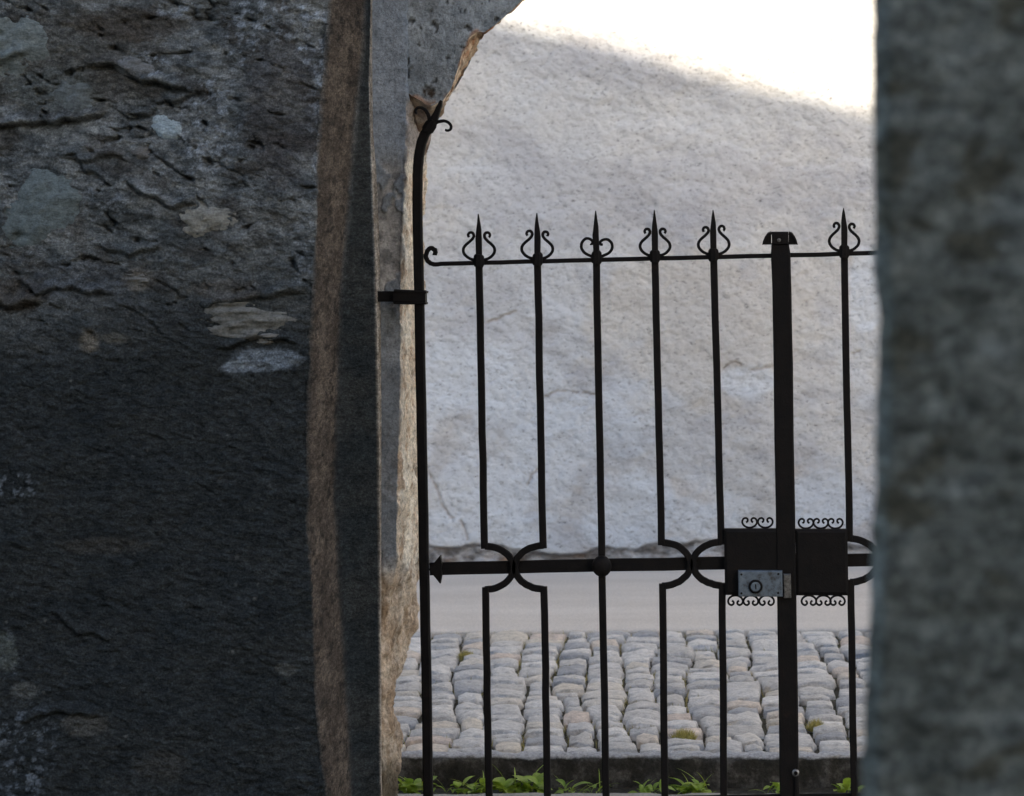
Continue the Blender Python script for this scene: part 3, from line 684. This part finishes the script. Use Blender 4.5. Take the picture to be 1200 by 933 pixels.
n1 = fbm(P, (9, 9, 11), 5, 0.6, 2); n2 = fbm(P, (24, 24, 30), 4, 0.6, 6)
P = P + N * (n1 * 0.005 + n2 * 0.004)[..., None]
col = lerp3((0.325, 0.335, 0.295), (0.44, 0.45, 0.40), sstep(-.25, .25, n1)); col = lerp3(col, (0.235, 0.24, 0.21), sstep(0.0, .25, n2) * .6)
col = lerp3(col, (0.48, 0.50, 0.47), sstep(.12, .3, fbm(P, (14, 14, 18), 3, .5, 40)) * .6)
col = lerp3(col, (0.18, 0.155, 0.10), sstep(.2, .34, fbm(P, (16, 16, 26), 3, .5, 60)) * .7)
pl = grid_mesh('stone_pillar', P, MAT_WALL, None, col, flip=True)
tag(pl, 'blurred grey-green stone pillar close to the camera at the right edge', 'pillar')
xx = at(1024, 300, YN)[0]; box('pillar_cap', (xx - 0.04, YN - 0.05, 2.5), (xx + 0.6, YN + 0.55, 2.57), MAT_SILL, pl)

# ------------------------------------------------------------------ wrought-iron gate
U = float(np.linalg.norm(at(701, 400, 0) - at(700, 400, 0)))       # metres per photograph pixel in the gate plane
def gxz(px, py):
    p = at(px, py, 0); return (p[0], p[2])
def sweep(pts, w, depth, closed_w=None, y0=0.0, bev=0.18):
    """flat or square bar along a path of the gate plane: pts world (x, z); w width or list (m), depth along y"""
    n = len(pts); ws = w if hasattr(w, '__len__') else [w] * n; v, f = [], []
    P2 = [np.array(p, float) for p in pts]
    for k in range(n):
        a = P2[max(k - 1, 0)]; b = P2[min(k + 1, n - 1)]
        d0 = P2[k] - a if k else b - P2[k]; d1 = b - P2[k] if k < n - 1 else d0
        d0 = d0 / (np.linalg.norm(d0) + 1e-9); d1 = d1 / (np.linalg.norm(d1) + 1e-9)
        tt = d0 + d1; tt = tt / (np.linalg.norm(tt) + 1e-9); nrm = np.array([-tt[1], tt[0]])
        sc = 1 / max(0.55, float(np.dot(nrm, np.array([-d0[1], d0[0]]))))
        hw = ws[k] / 2; hd = depth / 2; bb = min(hw, hd) * 2 * bev
        for (s_, yy) in ((-hw, -hd + bb), (-hw + bb, -hd), (hw - bb, -hd), (hw, -hd + bb), (hw, hd - bb), (hw - bb, hd), (-hw + bb, hd), (-hw, hd - bb)):
            c_ = P2[k] + nrm * s_ * sc; v.append((c_[0], y0 + yy, c_[1]))
    for k in range(n - 1):
        for i in range(8): f.append((k * 8 + i, k * 8 + (i + 1) % 8, (k + 1) * 8 + (i + 1) % 8, (k + 1) * 8 + i))
    f.append(tuple(range(7, -1, -1))); f.append(tuple((n - 1) * 8 + i for i in range(8)))
    return v, f
def smooth_path(pts, n=6):
    pts = [np.array(p, float) for p in pts]; out = []
    for k in range(len(pts) - 1):
        p0, p1, p2, p3 = pts[max(k - 1, 0)], pts[k], pts[k + 1], pts[min(k + 2, len(pts) - 1)]
        for j in range(n):
            t = j / n; out.append(0.5 * ((2 * p1) + (p2 - p0) * t + (2 * p0 - 5 * p1 + 4 * p2 - p3) * t * t + (3 * p1 - p0 - 3 * p2 + p3) * t ** 3))
    out.append(pts[-1]); return out
def jig(pts, a=0.0006):                                   # hand-forged: never quite straight
    return [(p[0] + random.gauss(0, a), p[1] + random.gauss(0, a)) for p in pts]
def iron(name, parent, pxpts, wpx, depth, y0=0.0, smooth=0, bev=0.18, mat=None, wob=0.0004):
    pts = smooth_path(pxpts, smooth) if smooth else [np.array(p, float) for p in pxpts]
    if hasattr(wpx, '__len__') and smooth: ws = list(np.interp(np.linspace(0, len(wpx) - 1, len(pts)), range(len(wpx)), wpx))
    else: ws = wpx
    ws = [w_ * U for w_ in ws] if hasattr(ws, '__len__') else ws * U
    v, f = sweep(jig([gxz(*p) for p in pts], wob), ws, depth, y0=y0, bev=bev)
    return mesh_obj(name, v, f, mat or MAT_IRON, parent)
def split(p, q, n=8): return [(p[0] + (q[0] - p[0]) * k / n, p[1] + (q[1] - p[1]) * k / n) for k in range(n + 1)]

left = empty('gate_leaf', (0, 0, 0)); tag(left, 'left leaf of the black wrought-iron gate with five spiked bars and lock', 'gate', 'leaves of the iron gate')
right = empty('gate_leaf', (0, 0, 0)); tag(right, 'right leaf of the black wrought-iron gate half hidden by the pillar', 'gate', 'leaves of the iron gate')

S_SCROLL = [(5, -0.5), (10, -1.8), (14.5, -4.6), (17.6, -8.4), (18.4, -12.4), (17.0, -16.2), (13.8, -19.6), (10, -22.8), (7, -26.2), (6.2, -29.6), (8.2, -32.3), (11.2, -32.2), (12.8, -29.6), (11.6, -27)]
C_SCROLL = [(5, -1), (10, -3), (15, -6), (18.2, -11), (17.6, -17), (13, -21.5), (8, -21.2), (4.6, -18.5), (5.2, -15.6), (7.5, -15.6)]
def finial(bar, cx, ry, tip, kind, tilt=0.0):
    """spike, collar and the pair of scrolls where a bar passes the top rail at (cx, ry)"""
    iron('spike', bar, [(cx + 0.2, ry), (cx, ry - 12), (cx - 0.2, ry - 29), (cx - 0.3, ry - 39), (cx - 0.5, ry - 48), (cx - 0.7, tip)], [6.8, 7.2, 7.4, 5.8, 3.4, 0.7], 0.012, -0.001)
    iron('collar', bar, [(cx, ry + 4.5), (cx, ry + 2), (cx, ry - 3), (cx, ry - 8), (cx, ry - 10)], [9.5, 12, 12.5, 11.5, 8.5], 0.026, -0.002, bev=0.3)
    for sgn in (-1, 1):
        ka, kb = random.uniform(.94, 1.04), random.uniform(.97, 1.03)
        pts = [(cx + sgn * a * ka, ry - 3 + b * kb) for a, b in (S_SCROLL if kind == 'S' else C_SCROLL)]
        w_ = [3.4] * (len(pts) - 3) + [3.2, 3.0, 2.8]
        iron('scroll', bar, pts, w_, 0.007, 0.0, smooth=5, bev=0.25, wob=0.0001)
def rail_y(px, y0, x0, slope): return y0 + (px - x0) * slope
TOPR = lambda px: 309.5 - (px - 510) * 0.0248
MIDR = lambda px: 666.5 - (px - 540) * 0.0202
SL = 0.0185                                             # how far a plumb bar moves right per pixel down
def bar_straight(leaf, xt, tip, kind, boss=True):
    ry = TOPR(xt); yb = 945
    pts = split((xt, ry), (xt + (yb - ry) * SL, yb), 14)
    b = iron('bar', leaf, pts, 8.2, 0.014)
    finial(b, xt, ry, tip, kind)
    if boss:
        mx = xt + (MIDR(xt) - ry) * SL; my = MIDR(mx); n, v, f = 20, [], []
        c0 = gxz(mx, my); r0 = 11.5 * U
        for k, (rr, yy) in enumerate(((1.0, -0.006), (0.95, -0.014), (0.75, -0.019), (0.4, -0.022), (0.02, -0.0225))):
            for i in range(n): a = 2 * math.pi * i / n; v.append((c0[0] + r0 * rr * math.cos(a), yy, c0[1] + r0 * rr * math.sin(a) * 1.12))
        for k in range(4):
            for i in range(n): f.append((k * n + i, k * n + (i + 1) % n, (k + 1) * n + (i + 1) % n, (k + 1) * n + i))
        mesh_obj('boss', v, f, MAT_IRON, b, smooth=True)
    return b
def bar_bowed(leaf, xt, tip, kind, side, rx=34, ry_=25.5, fin=True, xm=None, low=None):
    """bar that breaks at the middle rail into a half ellipse towards side (+1 right, -1 left)"""
    ry = TOPR(xt); xm = xm or xt + (MIDR(xt) - ry) * SL; low = low or SL; my = MIDR(xm + side * 18); yb = 945
    up = split((xt, ry), (xm - 0.4, my - ry_ - 1), 10)
    v, f = [], []
    b = iron('bar', leaf, up[:-1] + [(xm - 0.4, my - ry_ + 3.0)], 8.2, 0.014)
    arc = [(xm - side * 0.5 + side * rx * math.sin(a), my - ry_ * math.cos(a)) for a in np.linspace(0.02, math.pi - 0.02, 26)]
    iron('bow', b, arc, 8.0, 0.013, 0.0015)
    iron('lower_bar', b, split((xm + 0.9, my + ry_ - 3.0), (xm + (yb - my) * low, yb), 8), 8.2, 0.014)
    if fin: finial(b, xt, ry, tip, kind)
    return b
bar_bowed(left, 561.5, 250.5, 'S', +1); bar_bowed(left, 630.0, 249.5, 'S', -1)
bar_straight(left, 698.8, 247, 'C')
bar_bowed(left, 767.5, 246, 'S', +1, xm=775.6, low=0.013); bar_bowed(left, 836.3, 246, 'S', -1, xm=845.6, low=0.010)
# top rail with its curl, middle rail with arrow end, bottom rail
iron('top_rail', left, [tuple(p) for p in smooth_path([(509.0, 299.5), (510, 294.5), (505.5, 290.8), (501, 294), (499, 301), (501.5, 306.5), (508, 309.8), (518, TOPR(518))], 4)] + split((536, TOPR(536)), (904, TOPR(904)), 14), 5.2, 0.010, 0.003)
iron('middle_rail', left, split((503, MIDR(503)), (916, MIDR(916)), 12), 15.2, 0.009, 0.0125)
v = []
for (dx, dy) in ((-1, 0), (12.5, -16.5), (14.5, -6), (13.6, 0), (14.5, 6), (12.5, 17)):
    p = gxz(503.5 + dx, MIDR(508) + dy); v.append((p[0], -0.004, p[1]))
v += [(a, 0.018, c_) for a, b, c_ in v[:6]]
mesh_obj('arrow_clasp', v, [(0, 1, 2, 3, 4, 5), (11, 10, 9, 8, 7, 6)] + [(i, i + 6, (i + 1) % 6 + 6, (i + 1) % 6) for i in range(6)], MAT_IRON, left)
iron('bottom_rail', left, split((505, 946), (925, 938), 6), 14, 0.010, 0.012)
# hinge post, bent along the arch, with leaf-shaped tip and scrolls
hp = iron('hinge_post', left, [tuple(p) for p in smooth_path([(517.5, 118), (512, 133), (505, 146), (497.5, 159), (492.3, 174), (490, 195), (489.3, 225)], 5)] + split((489.5, 260), (502.5, 948), 16), [2.5, 4, 5, 6, 6.5, 7, 8, 9, 10, 10.5, 10.5, 10.5, 10.6, 10.8, 11] + [11.4] * 33, 0.022, 0.0)
iron('collar', hp, [(508.5, 141), (505, 146), (501, 152.5), (499.5, 155)], [9, 14, 14, 10], 0.030, 0, bev=.3)
iron('scroll', hp, [(505, 148), (510, 144.5), (516, 142.3), (523, 142.3), (528.3, 146.5), (528.3, 151.5), (524.5, 153.2), (522, 152)], [4.6, 4.2, 4, 3.6, 3.4, 3.2, 3, 2.6], 0.008, -0.004, smooth=5, bev=.25, wob=.0001)
iron('scroll', hp, [(504, 143), (502.5, 135), (499, 129.5), (494, 126.3), (489, 127), (487.2, 130.5), (489, 133.5)], [4.6, 4.4, 4, 3.6, 3.4, 3, 2.6], 0.008, -0.006, smooth=5, bev=.25, wob=.0001)
# lock plates with their rows of little scrolls
def plate(leaf, x0, y0, x1, y1, name='lock_plate'):
    ps = [gxz(x0, y0), gxz(x1, y0), gxz(x1 + 1.4, y1), gxz(x0 + 1.4, y1)]
    v = [(p[0], -0.014, p[1]) for p in ps] + [(p[0], 0.004, p[1]) for p in ps]
    c_ = np.mean(np.array(v), 0); inn = [(c_[0] + (a[0] - c_[0]) * .9, -0.018, c_[2] + (a[2] - c_[2]) * .9) for a in v[:4]]
    v += inn
    f = [(8, 9, 10, 11), (7, 6, 5, 4)] + [(i, (i + 1) % 4, (i + 1) % 4 + 8, i + 8) for i in range(4)] + [(i + 4, (i + 1) % 4 + 4, (i + 1) % 4, i) for i in range(4)]
    return mesh_obj(name, v, [q_[::-1] for q_ in f], MAT_IRON, leaf)
def ornament(plate_o, cx, cy, sgn, s=1.0):
    half = [(-4.2, -6.2), (-2.6, -7.2), (-2.2, -9.6), (-4.4, -11.2), (-7.2, -10.2), (-8.6, -7.0), (-7.4, -3.4), (-4.2, -0.9), (0, 0)]
    pts = half + [(-a, b) for a, b in half[::-1][1:]]
    iron('scroll', plate_o, [(cx + a * s, cy + sgn * b * s) for a, b in pts], 2.3, 0.005, -0.006, smooth=4, bev=.25, wob=.00008)
lp = plate(left, 848.5, 619, 913, 696.5)
for cx in (878.5, 897): ornament(lp, cx, 618, 1)
for cx in (862, 880, 898.5): ornament(lp, cx, 697.5, -1)
rp = plate(right, 932, 619.5, 993, 697, 'strike_plate')
for cx in (944.5, 962, 979): ornament(rp, cx, 619, 1)
for cx in (948, 965, 981.5): ornament(rp, cx, 697.5, -1)
# lock case with cylinder
def slab(name, parent, x0, y0, x1, y1, ya, yb, mat, bv=1.2):
    ps = [gxz(x0, y0), gxz(x1, y0), gxz(x1 + .5, y1), gxz(x0 + .5, y1)]; c_ = np.mean(np.array(ps), 0)
    v = [(p[0], yb, p[1]) for p in ps] + [(p[0], ya + bv * U, p[1]) for p in ps] + [(c_[0] + (p[0] - c_[0]) * (1 - 2 * bv / (x1 - x0)), ya, c_[1] + (p[1] - c_[1]) * (1 - 2 * bv / (y1 - y0))) for p in ps]
    f = [(8, 9, 10, 11), (3, 2, 1, 0)] + [(i, (i + 1) % 4, (i + 1) % 4 + 4, i + 4) for i in range(4)] + [(i + 4, (i + 1) % 4 + 4, (i + 1) % 4 + 8, i + 8) for i in range(4)]
    return mesh_obj(name, v, [q_[::-1] for q_ in f], mat, parent)
lc = slab('lock_case', left, 865.5, 667, 917, 697, -0.040, -0.016, MAT_LOCK); lc['label'] = 'blue-grey worn steel lock case'
def disc(name, parent, cx, cy, prof, mat, n=24):
    c0 = gxz(cx, cy); v, f = [], []
    for (r0, yy) in prof:
        for i in range(n): a = 2 * math.pi * i / n; v.append((c0[0] + r0 * U * math.cos(a), yy, c0[1] + r0 * U * math.sin(a)))
    for k in range(len(prof) - 1):
        for i in range(n): f.append((k * n + i, k * n + (i + 1) % n, (k + 1) * n + (i + 1) % n, (k + 1) * n + i))
    f.append(tuple((len(prof) - 1) * n + i for i in range(n)))
    return mesh_obj(name, v, f, mat, parent)
disc('cylinder_ring', lc, 886, 685, [(8.2, -0.040), (8.2, -0.044), (6.6, -0.046), (5.8, -0.044)], MAT_IRON)
disc('lock_cylinder', lc, 886, 685, [(5.6, -0.041), (5.6, -0.0445), (4.8, -0.0455)], MAT_LOCK)
slab('keyhole', lc, 885.3, 682, 886.7, 688, -0.0462, -0.0452, MAT_IRON, .2)
for (a, b) in ((869.5, 671), (912.5, 670.5), (912.5, 692.5), (869.5, 693)): disc('rivet', lc, a, b, [(1.4, -0.040), (1.1, -0.0412)], MAT_IRON, 8)
slab('latch_bolt', left, 918.4, 671, 927, 699, -0.034, -0.022, MAT_STEEL, 1.0)['label'] = 'worn bare steel latch bolt'
# meeting stile with its petal cap
ms = iron('meeting_stile', left, split((914.2, 284), (914.6, 293), 2)[:-1] + [(914.7, 297), (915.2, 306), (915.8, 318)] + split((916.3, 340), (925.8, 948), 14), [20, 20.5, 22.5, 22.5, 22, 22, 22] + [22.4] * 20, 0.030, -0.006, bev=0.12)
slab('cap', ms, 904.5, 271.5, 923.8, 287, -0.026, 0.014, MAT_IRON, 1.6)
disc('cap_rivet', ms, 913.2, 281.2, [(2.2, -0.0265), (2.0, -0.029), (1.0, -0.030)], MAT_STEEL, 10)
def petal(sgn):
    bx = 904 if sgn < 0 else 924.5; v, f = [], []
    prof = [(0, 272), (4.2, 273.5), (7.4, 278), (9.6, 283), (10.4, 286.6)]
    for (dx, yy) in prof:
        for (dy, inset) in ((-0.024, 0), (-0.014, -.6), (0.012, 0)):
            p = gxz(bx + sgn * dx, yy + inset * 2); v.append((p[0], dy, p[1]))
    base = len(v)
    for (dx, yy) in prof:
        for (dy, inset) in ((-0.024, 0), (-0.014, -.6), (0.012, 0)):
            p = gxz(bx + sgn * (dx - 0.4), min(yy + 3.0, 287)); v.append((p[0], dy, p[1]))
    for k in range(4):
        for i in range(2):
            a = k * 3 + i; f.append((a, a + 1, a + 4, a + 3)); f.append((base + a, base + a + 3, base + a + 4, base + a + 1))
        f.append((k * 3, (k + 1) * 3, base + (k + 1) * 3, base + k * 3)); f.append((k * 3 + 2, base + k * 3 + 2, base + (k + 1) * 3 + 2, (k + 1) * 3 + 2))
    # front web of the petal
    w0 = len(v)
    for (dx, yy) in prof: p = gxz(bx + sgn * dx, yy); v.append((p[0], -0.018, p[1]))
    p = gxz(bx, 286.6); v.append((p[0], -0.018, p[1])); f.append(tuple(range(w0, w0 + 6)))
    return mesh_obj('petal', v, f, MAT_IRON, ms)
petal(-1); petal(1)
disc('drop_bolt_ring', left, 932.6, 903.5, [(4.2, -0.02), (4.2, -0.030), (2.6, -0.032), (2.4, -0.026)], MAT_STEEL, 16)
iron('drop_bolt', left, [(932.8, 900), (933.2, 920), (933.6, 952)], [4.0, 4.0, 4.0], 0.008, -0.026, bev=.3)
# right leaf: the part that shows, and the rest of it behind the pillar
iron('top_rail', right, split((924, TOPR(924)), (1340, TOPR(1340)), 12), 5.2, 0.010, 0.003)
iron('middle_rail', right, split((930, MIDR(930)), (1340, MIDR(1340)), 10), 15.0, 0.009, 0.0125)
iron('bottom_rail', right, split((934, 938), (1350, 930), 6), 14, 0.010, 0.012)
bar_bowed(right, 989.3, 243.5, 'S', +1); bar_bowed(right, 1058, 242, 'S', -1); bar_straight(right, 1126.5, 240, 'C'); bar_bowed(right, 1195, 239, 'S', +1); bar_bowed(right, 1264, 237, 'S', -1)
iron('hinge_post', right, split((1337, 180), (1350, 948), 14), 11.2, 0.022)
# hinge strap let into the jamb
hb = empty('hinge_bracket', (at(442, 348, 0.02)[0], 0.0, at(442, 348, 0.02)[2])); tag(hb, 'short black iron hinge strap fixed in the jamb, clasping the gate post', 'hinge')
for nm, a, b, w_, dp, yy in (('strap', (436, 347.6), (466, 347.9), 12.5, 0.010, 0.006), ('clasp', (462, 347.6), (499.5, 348.4), 16.5, 0.034, 0.0)):
    o = iron(nm, None, split(a, b, 3), w_, dp, yy); o.parent = hb; o.matrix_parent_inverse = Matrix.Translation(-hb.location)
for yy in (341.5, 355.0):
    o = iron('clasp_rim', None, split((462.5, yy), (500.5, yy + .7), 3), 2.4, 0.038, 0.0); o.parent = hb; o.matrix_parent_inverse = Matrix.Translation(-hb.location)

# ------------------------------------------------------------------ weeds at the foot of the kerb, dry moss between the setts
def leaf_mesh(L, wd_, curl, nm):
    n = 6; v, f = [], []
    for k in range(n + 1):
        t = k / n; w_ = wd_ * math.sin(math.pi * min(1, t * 0.92 + 0.06)) ** 0.8; a = curl * t
        x_ = L * (math.sin(a) / curl if curl else t); z_ = L * ((math.cos(a) - 1) / curl if curl else 0)
        v += [(x_, -w_, z_ + w_ * .35), (x_, 0, z_), (x_, w_, z_ + w_ * .35)]
    for k in range(n): f += [(k * 3, k * 3 + 1, k * 3 + 4, k * 3 + 3), (k * 3 + 1, k * 3 + 2, k * 3 + 5, k * 3 + 4)]
    me = bpy.data.meshes.new(nm); me.from_pydata(v, [], f); me.update(); me.materials.append(MAT_LEAF); me.polygons.foreach_set('use_smooth', [True] * len(me.polygons)); return me
BROAD = [leaf_mesh(0.05, 0.014, 1.1, 'leaf'), leaf_mesh(0.042, 0.017, 1.5, 'leaf'), leaf_mesh(0.06, 0.012, 0.9, 'leaf')]
BLADE = [leaf_mesh(0.085, 0.0022, 1.4, 'blade'), leaf_mesh(0.10, 0.0018, 0.8, 'blade'), leaf_mesh(0.07, 0.0025, 1.9, 'blade')]
def weed(px, nb, ng, spread, s, label, y=None):
    y = y or 0.555; p = at(px, 930, y); w_ = empty('weed', (p[0], y, -0.028)); tag(w_, label, 'weed', 'weeds along the kerb')
    nb = int(nb * 1.5)
    for k in range(nb + ng):
        br = k < nb; me = random.choice(BROAD if br else BLADE)
        o = link(bpy.data.objects.new('leaf' if br else 'blade', me), w_)
        o.location = (random.uniform(-spread, spread), random.uniform(-.03, .03), random.uniform(0.0, 0.02) if br else 0)
        o.rotation_euler = (random.gauss(0, .3), -random.uniform(0.35, 1.25) if br else -random.uniform(0.7, 1.4), random.uniform(0, 6.28)); k_ = s * random.uniform(.6, 1.15); o.scale = (k_, k_, k_)
weed(482, 16, 8, 0.035, 1.05, 'yellow-green leafy weed at the foot of the crumbling pier')
weed(534, 7, 6, 0.03, .75, 'low dark-green weed right of the hinge post')
weed(561, 10, 10, 0.03, .95, 'grassy weed with a tall stem left of the first spiked bar', .55)
weed(610, 26, 6, 0.06, 1.12, 'largest bright-green broad-leaved weed under the first pair of bars')
weed(682, 8, 20, 0.05, .8, 'low grassy weed left of the middle bar')
weed(764, 10, 6, 0.045, .8, 'spreading low weed left of the fourth bar')
weed(812, 18, 14, 0.05, .95, 'bright leafy weed between the fourth and fifth bars')
weed(908, 5, 4, 0.02, .8, 'small weed left of the thick meeting stile')
weed(996, 9, 4, 0.025, .9, 'small bright weed by the right leaf and blurred pillar')
def moss(px, py, r, h, label):
    g = ground_at(px, py, ZS); v, f = [], []
    for k in range(420):
        a, rr = random.uniform(0, 6.28), r * math.sqrt(random.random()); x_, y_ = rr * math.cos(a), rr * math.sin(a) * 1.4
        hh = h * (1 - (rr / r) ** 2) * random.uniform(.5, 1.1) + .004; an = random.uniform(0, 6.28); w_ = .0016; tx, ty = random.gauss(0, .008), random.gauss(0, .008); b = len(v)
        v += [(x_ - w_ * math.cos(an), y_ - w_ * math.sin(an), -.012), (x_ + w_ * math.cos(an), y_ + w_ * math.sin(an), -.012), (x_ + tx, y_ + ty, hh)]; f.append((b, b + 1, b + 2))
    o = mesh_obj('moss_tuft', v, f, MAT_MOSS); o.location = g; tag(o, label, 'moss', 'moss tufts among the setts'); return o
moss(801, 862, 0.032, 0.020, 'yellowish moss tuft among setts between the fourth and fifth bars')
moss(956, 851, 0.022, 0.022, 'small yellow-green moss tuft right of the thick meeting stile')
moss(546, 768, 0.020, 0.016, 'tiny green moss tuft at the far edge of the setts')
v, f = [], []
for k in range(2600):                                   # wisps in the joints
    xc, yc, w_, ln, *_r2 = random.choice(spots[:330]); side = random.choice((0, 1))
    if side: x_, y_ = xc + random.choice((-.5, .5)) * w_ * random.uniform(.97, 1.03), yc + random.uniform(-.5, .5) * ln
    else: x_, y_ = xc + random.uniform(-.5, .5) * w_, yc + .5 * ln
    if perlin(np.array([x_ * 2.2, y_ * 2.2, 3.3])) < 0.06: continue
    an = random.uniform(0, 6.28); q_ = random.uniform(.0012, .0022); b = len(v)
    v += [(x_ - q_ * math.cos(an), y_ - q_ * math.sin(an), ZS - .02), (x_ + q_ * math.cos(an), y_ + q_ * math.sin(an), ZS - .02), (x_ + random.gauss(0, .008), y_ + random.gauss(0, .008), ZS + random.uniform(-.006, .008))]; f.append((b, b + 1, b + 2))
o = mesh_obj('joint_grass', v, f, MAT_MOSS); tag(o, 'thin dry grass and moss in the joints of the setts', 'grass', kind='stuff')

# ------------------------------------------------------------------ unseen building added behind the camera: its roof edge throws the shade over gate, street and wall
YH = -9.8
def back(p): t = (YH - p[1]) / TRAVEL[1]; return p + TRAVEL * t
w1, w2 = back(at(600, 20, Y_WALL)), back(at(1020, 124, Y_WALL))
slope = (w2[2] - w1[2]) / (w2[0] - w1[0])
def shade_roof_z(x_): return w1[2] + (x_ - w1[0]) * slope
XL, XR = w1[0] - 8.0, w2[0] + 1.1
shade_house = empty('shade_house', (0, YH - 3, 0)); tag(shade_house, 'unseen building added behind the viewpoint to cast the shade, pale rendered with low-pitched roof', 'shade_house')
def hp_(o): o.parent = shade_house; o.matrix_parent_inverse = Matrix.Translation(-shade_house.location); return o
v = [(XL, YH - .5, -.03), (XR, YH - .5, -.03), (XR, YH - .5, shade_roof_z(XR) - .25), (XL, YH - .5, shade_roof_z(XL) - .25)]; v += [(a, YH - 8, c_) for a, b, c_ in v]
hp_(mesh_obj('wall', v, [(0, 1, 2, 3), (7, 6, 5, 4), (1, 5, 6, 2), (4, 0, 3, 7)], MAT_SHADE_HOUSE_AND_CORE))
v = [(XL - .5, YH, shade_roof_z(XL - .5) - .2), (XR + .4, YH, shade_roof_z(XR + .4) - .2), (XR + .4, YH, shade_roof_z(XR + .4)), (XL - .5, YH, shade_roof_z(XL - .5))]; v += [(a, YH - 8.4, c_) for a, b, c_ in v]
hp_(mesh_obj('shade_house_roof', v, [(0, 1, 2, 3), (7, 6, 5, 4), (3, 2, 6, 7), (1, 0, 4, 5), (2, 1, 5, 6), (0, 3, 7, 4)], MAT_ROOF))
for x_ in (-4.5, -1.5, 1.5, 4.5):
    wn = hp_(box('shade_house_window', (x_ - .5, YH - .54, 1.0), (x_ + .5, YH - .44, 2.4), MAT_SILL)); 
    g_ = box('shade_house_pane', (x_ - .42, YH - .435, 1.08), (x_ + .42, YH - .425, 2.32), MAT_GLASS); g_.parent = wn; g_.matrix_parent_inverse = wn.matrix_world.inverted()
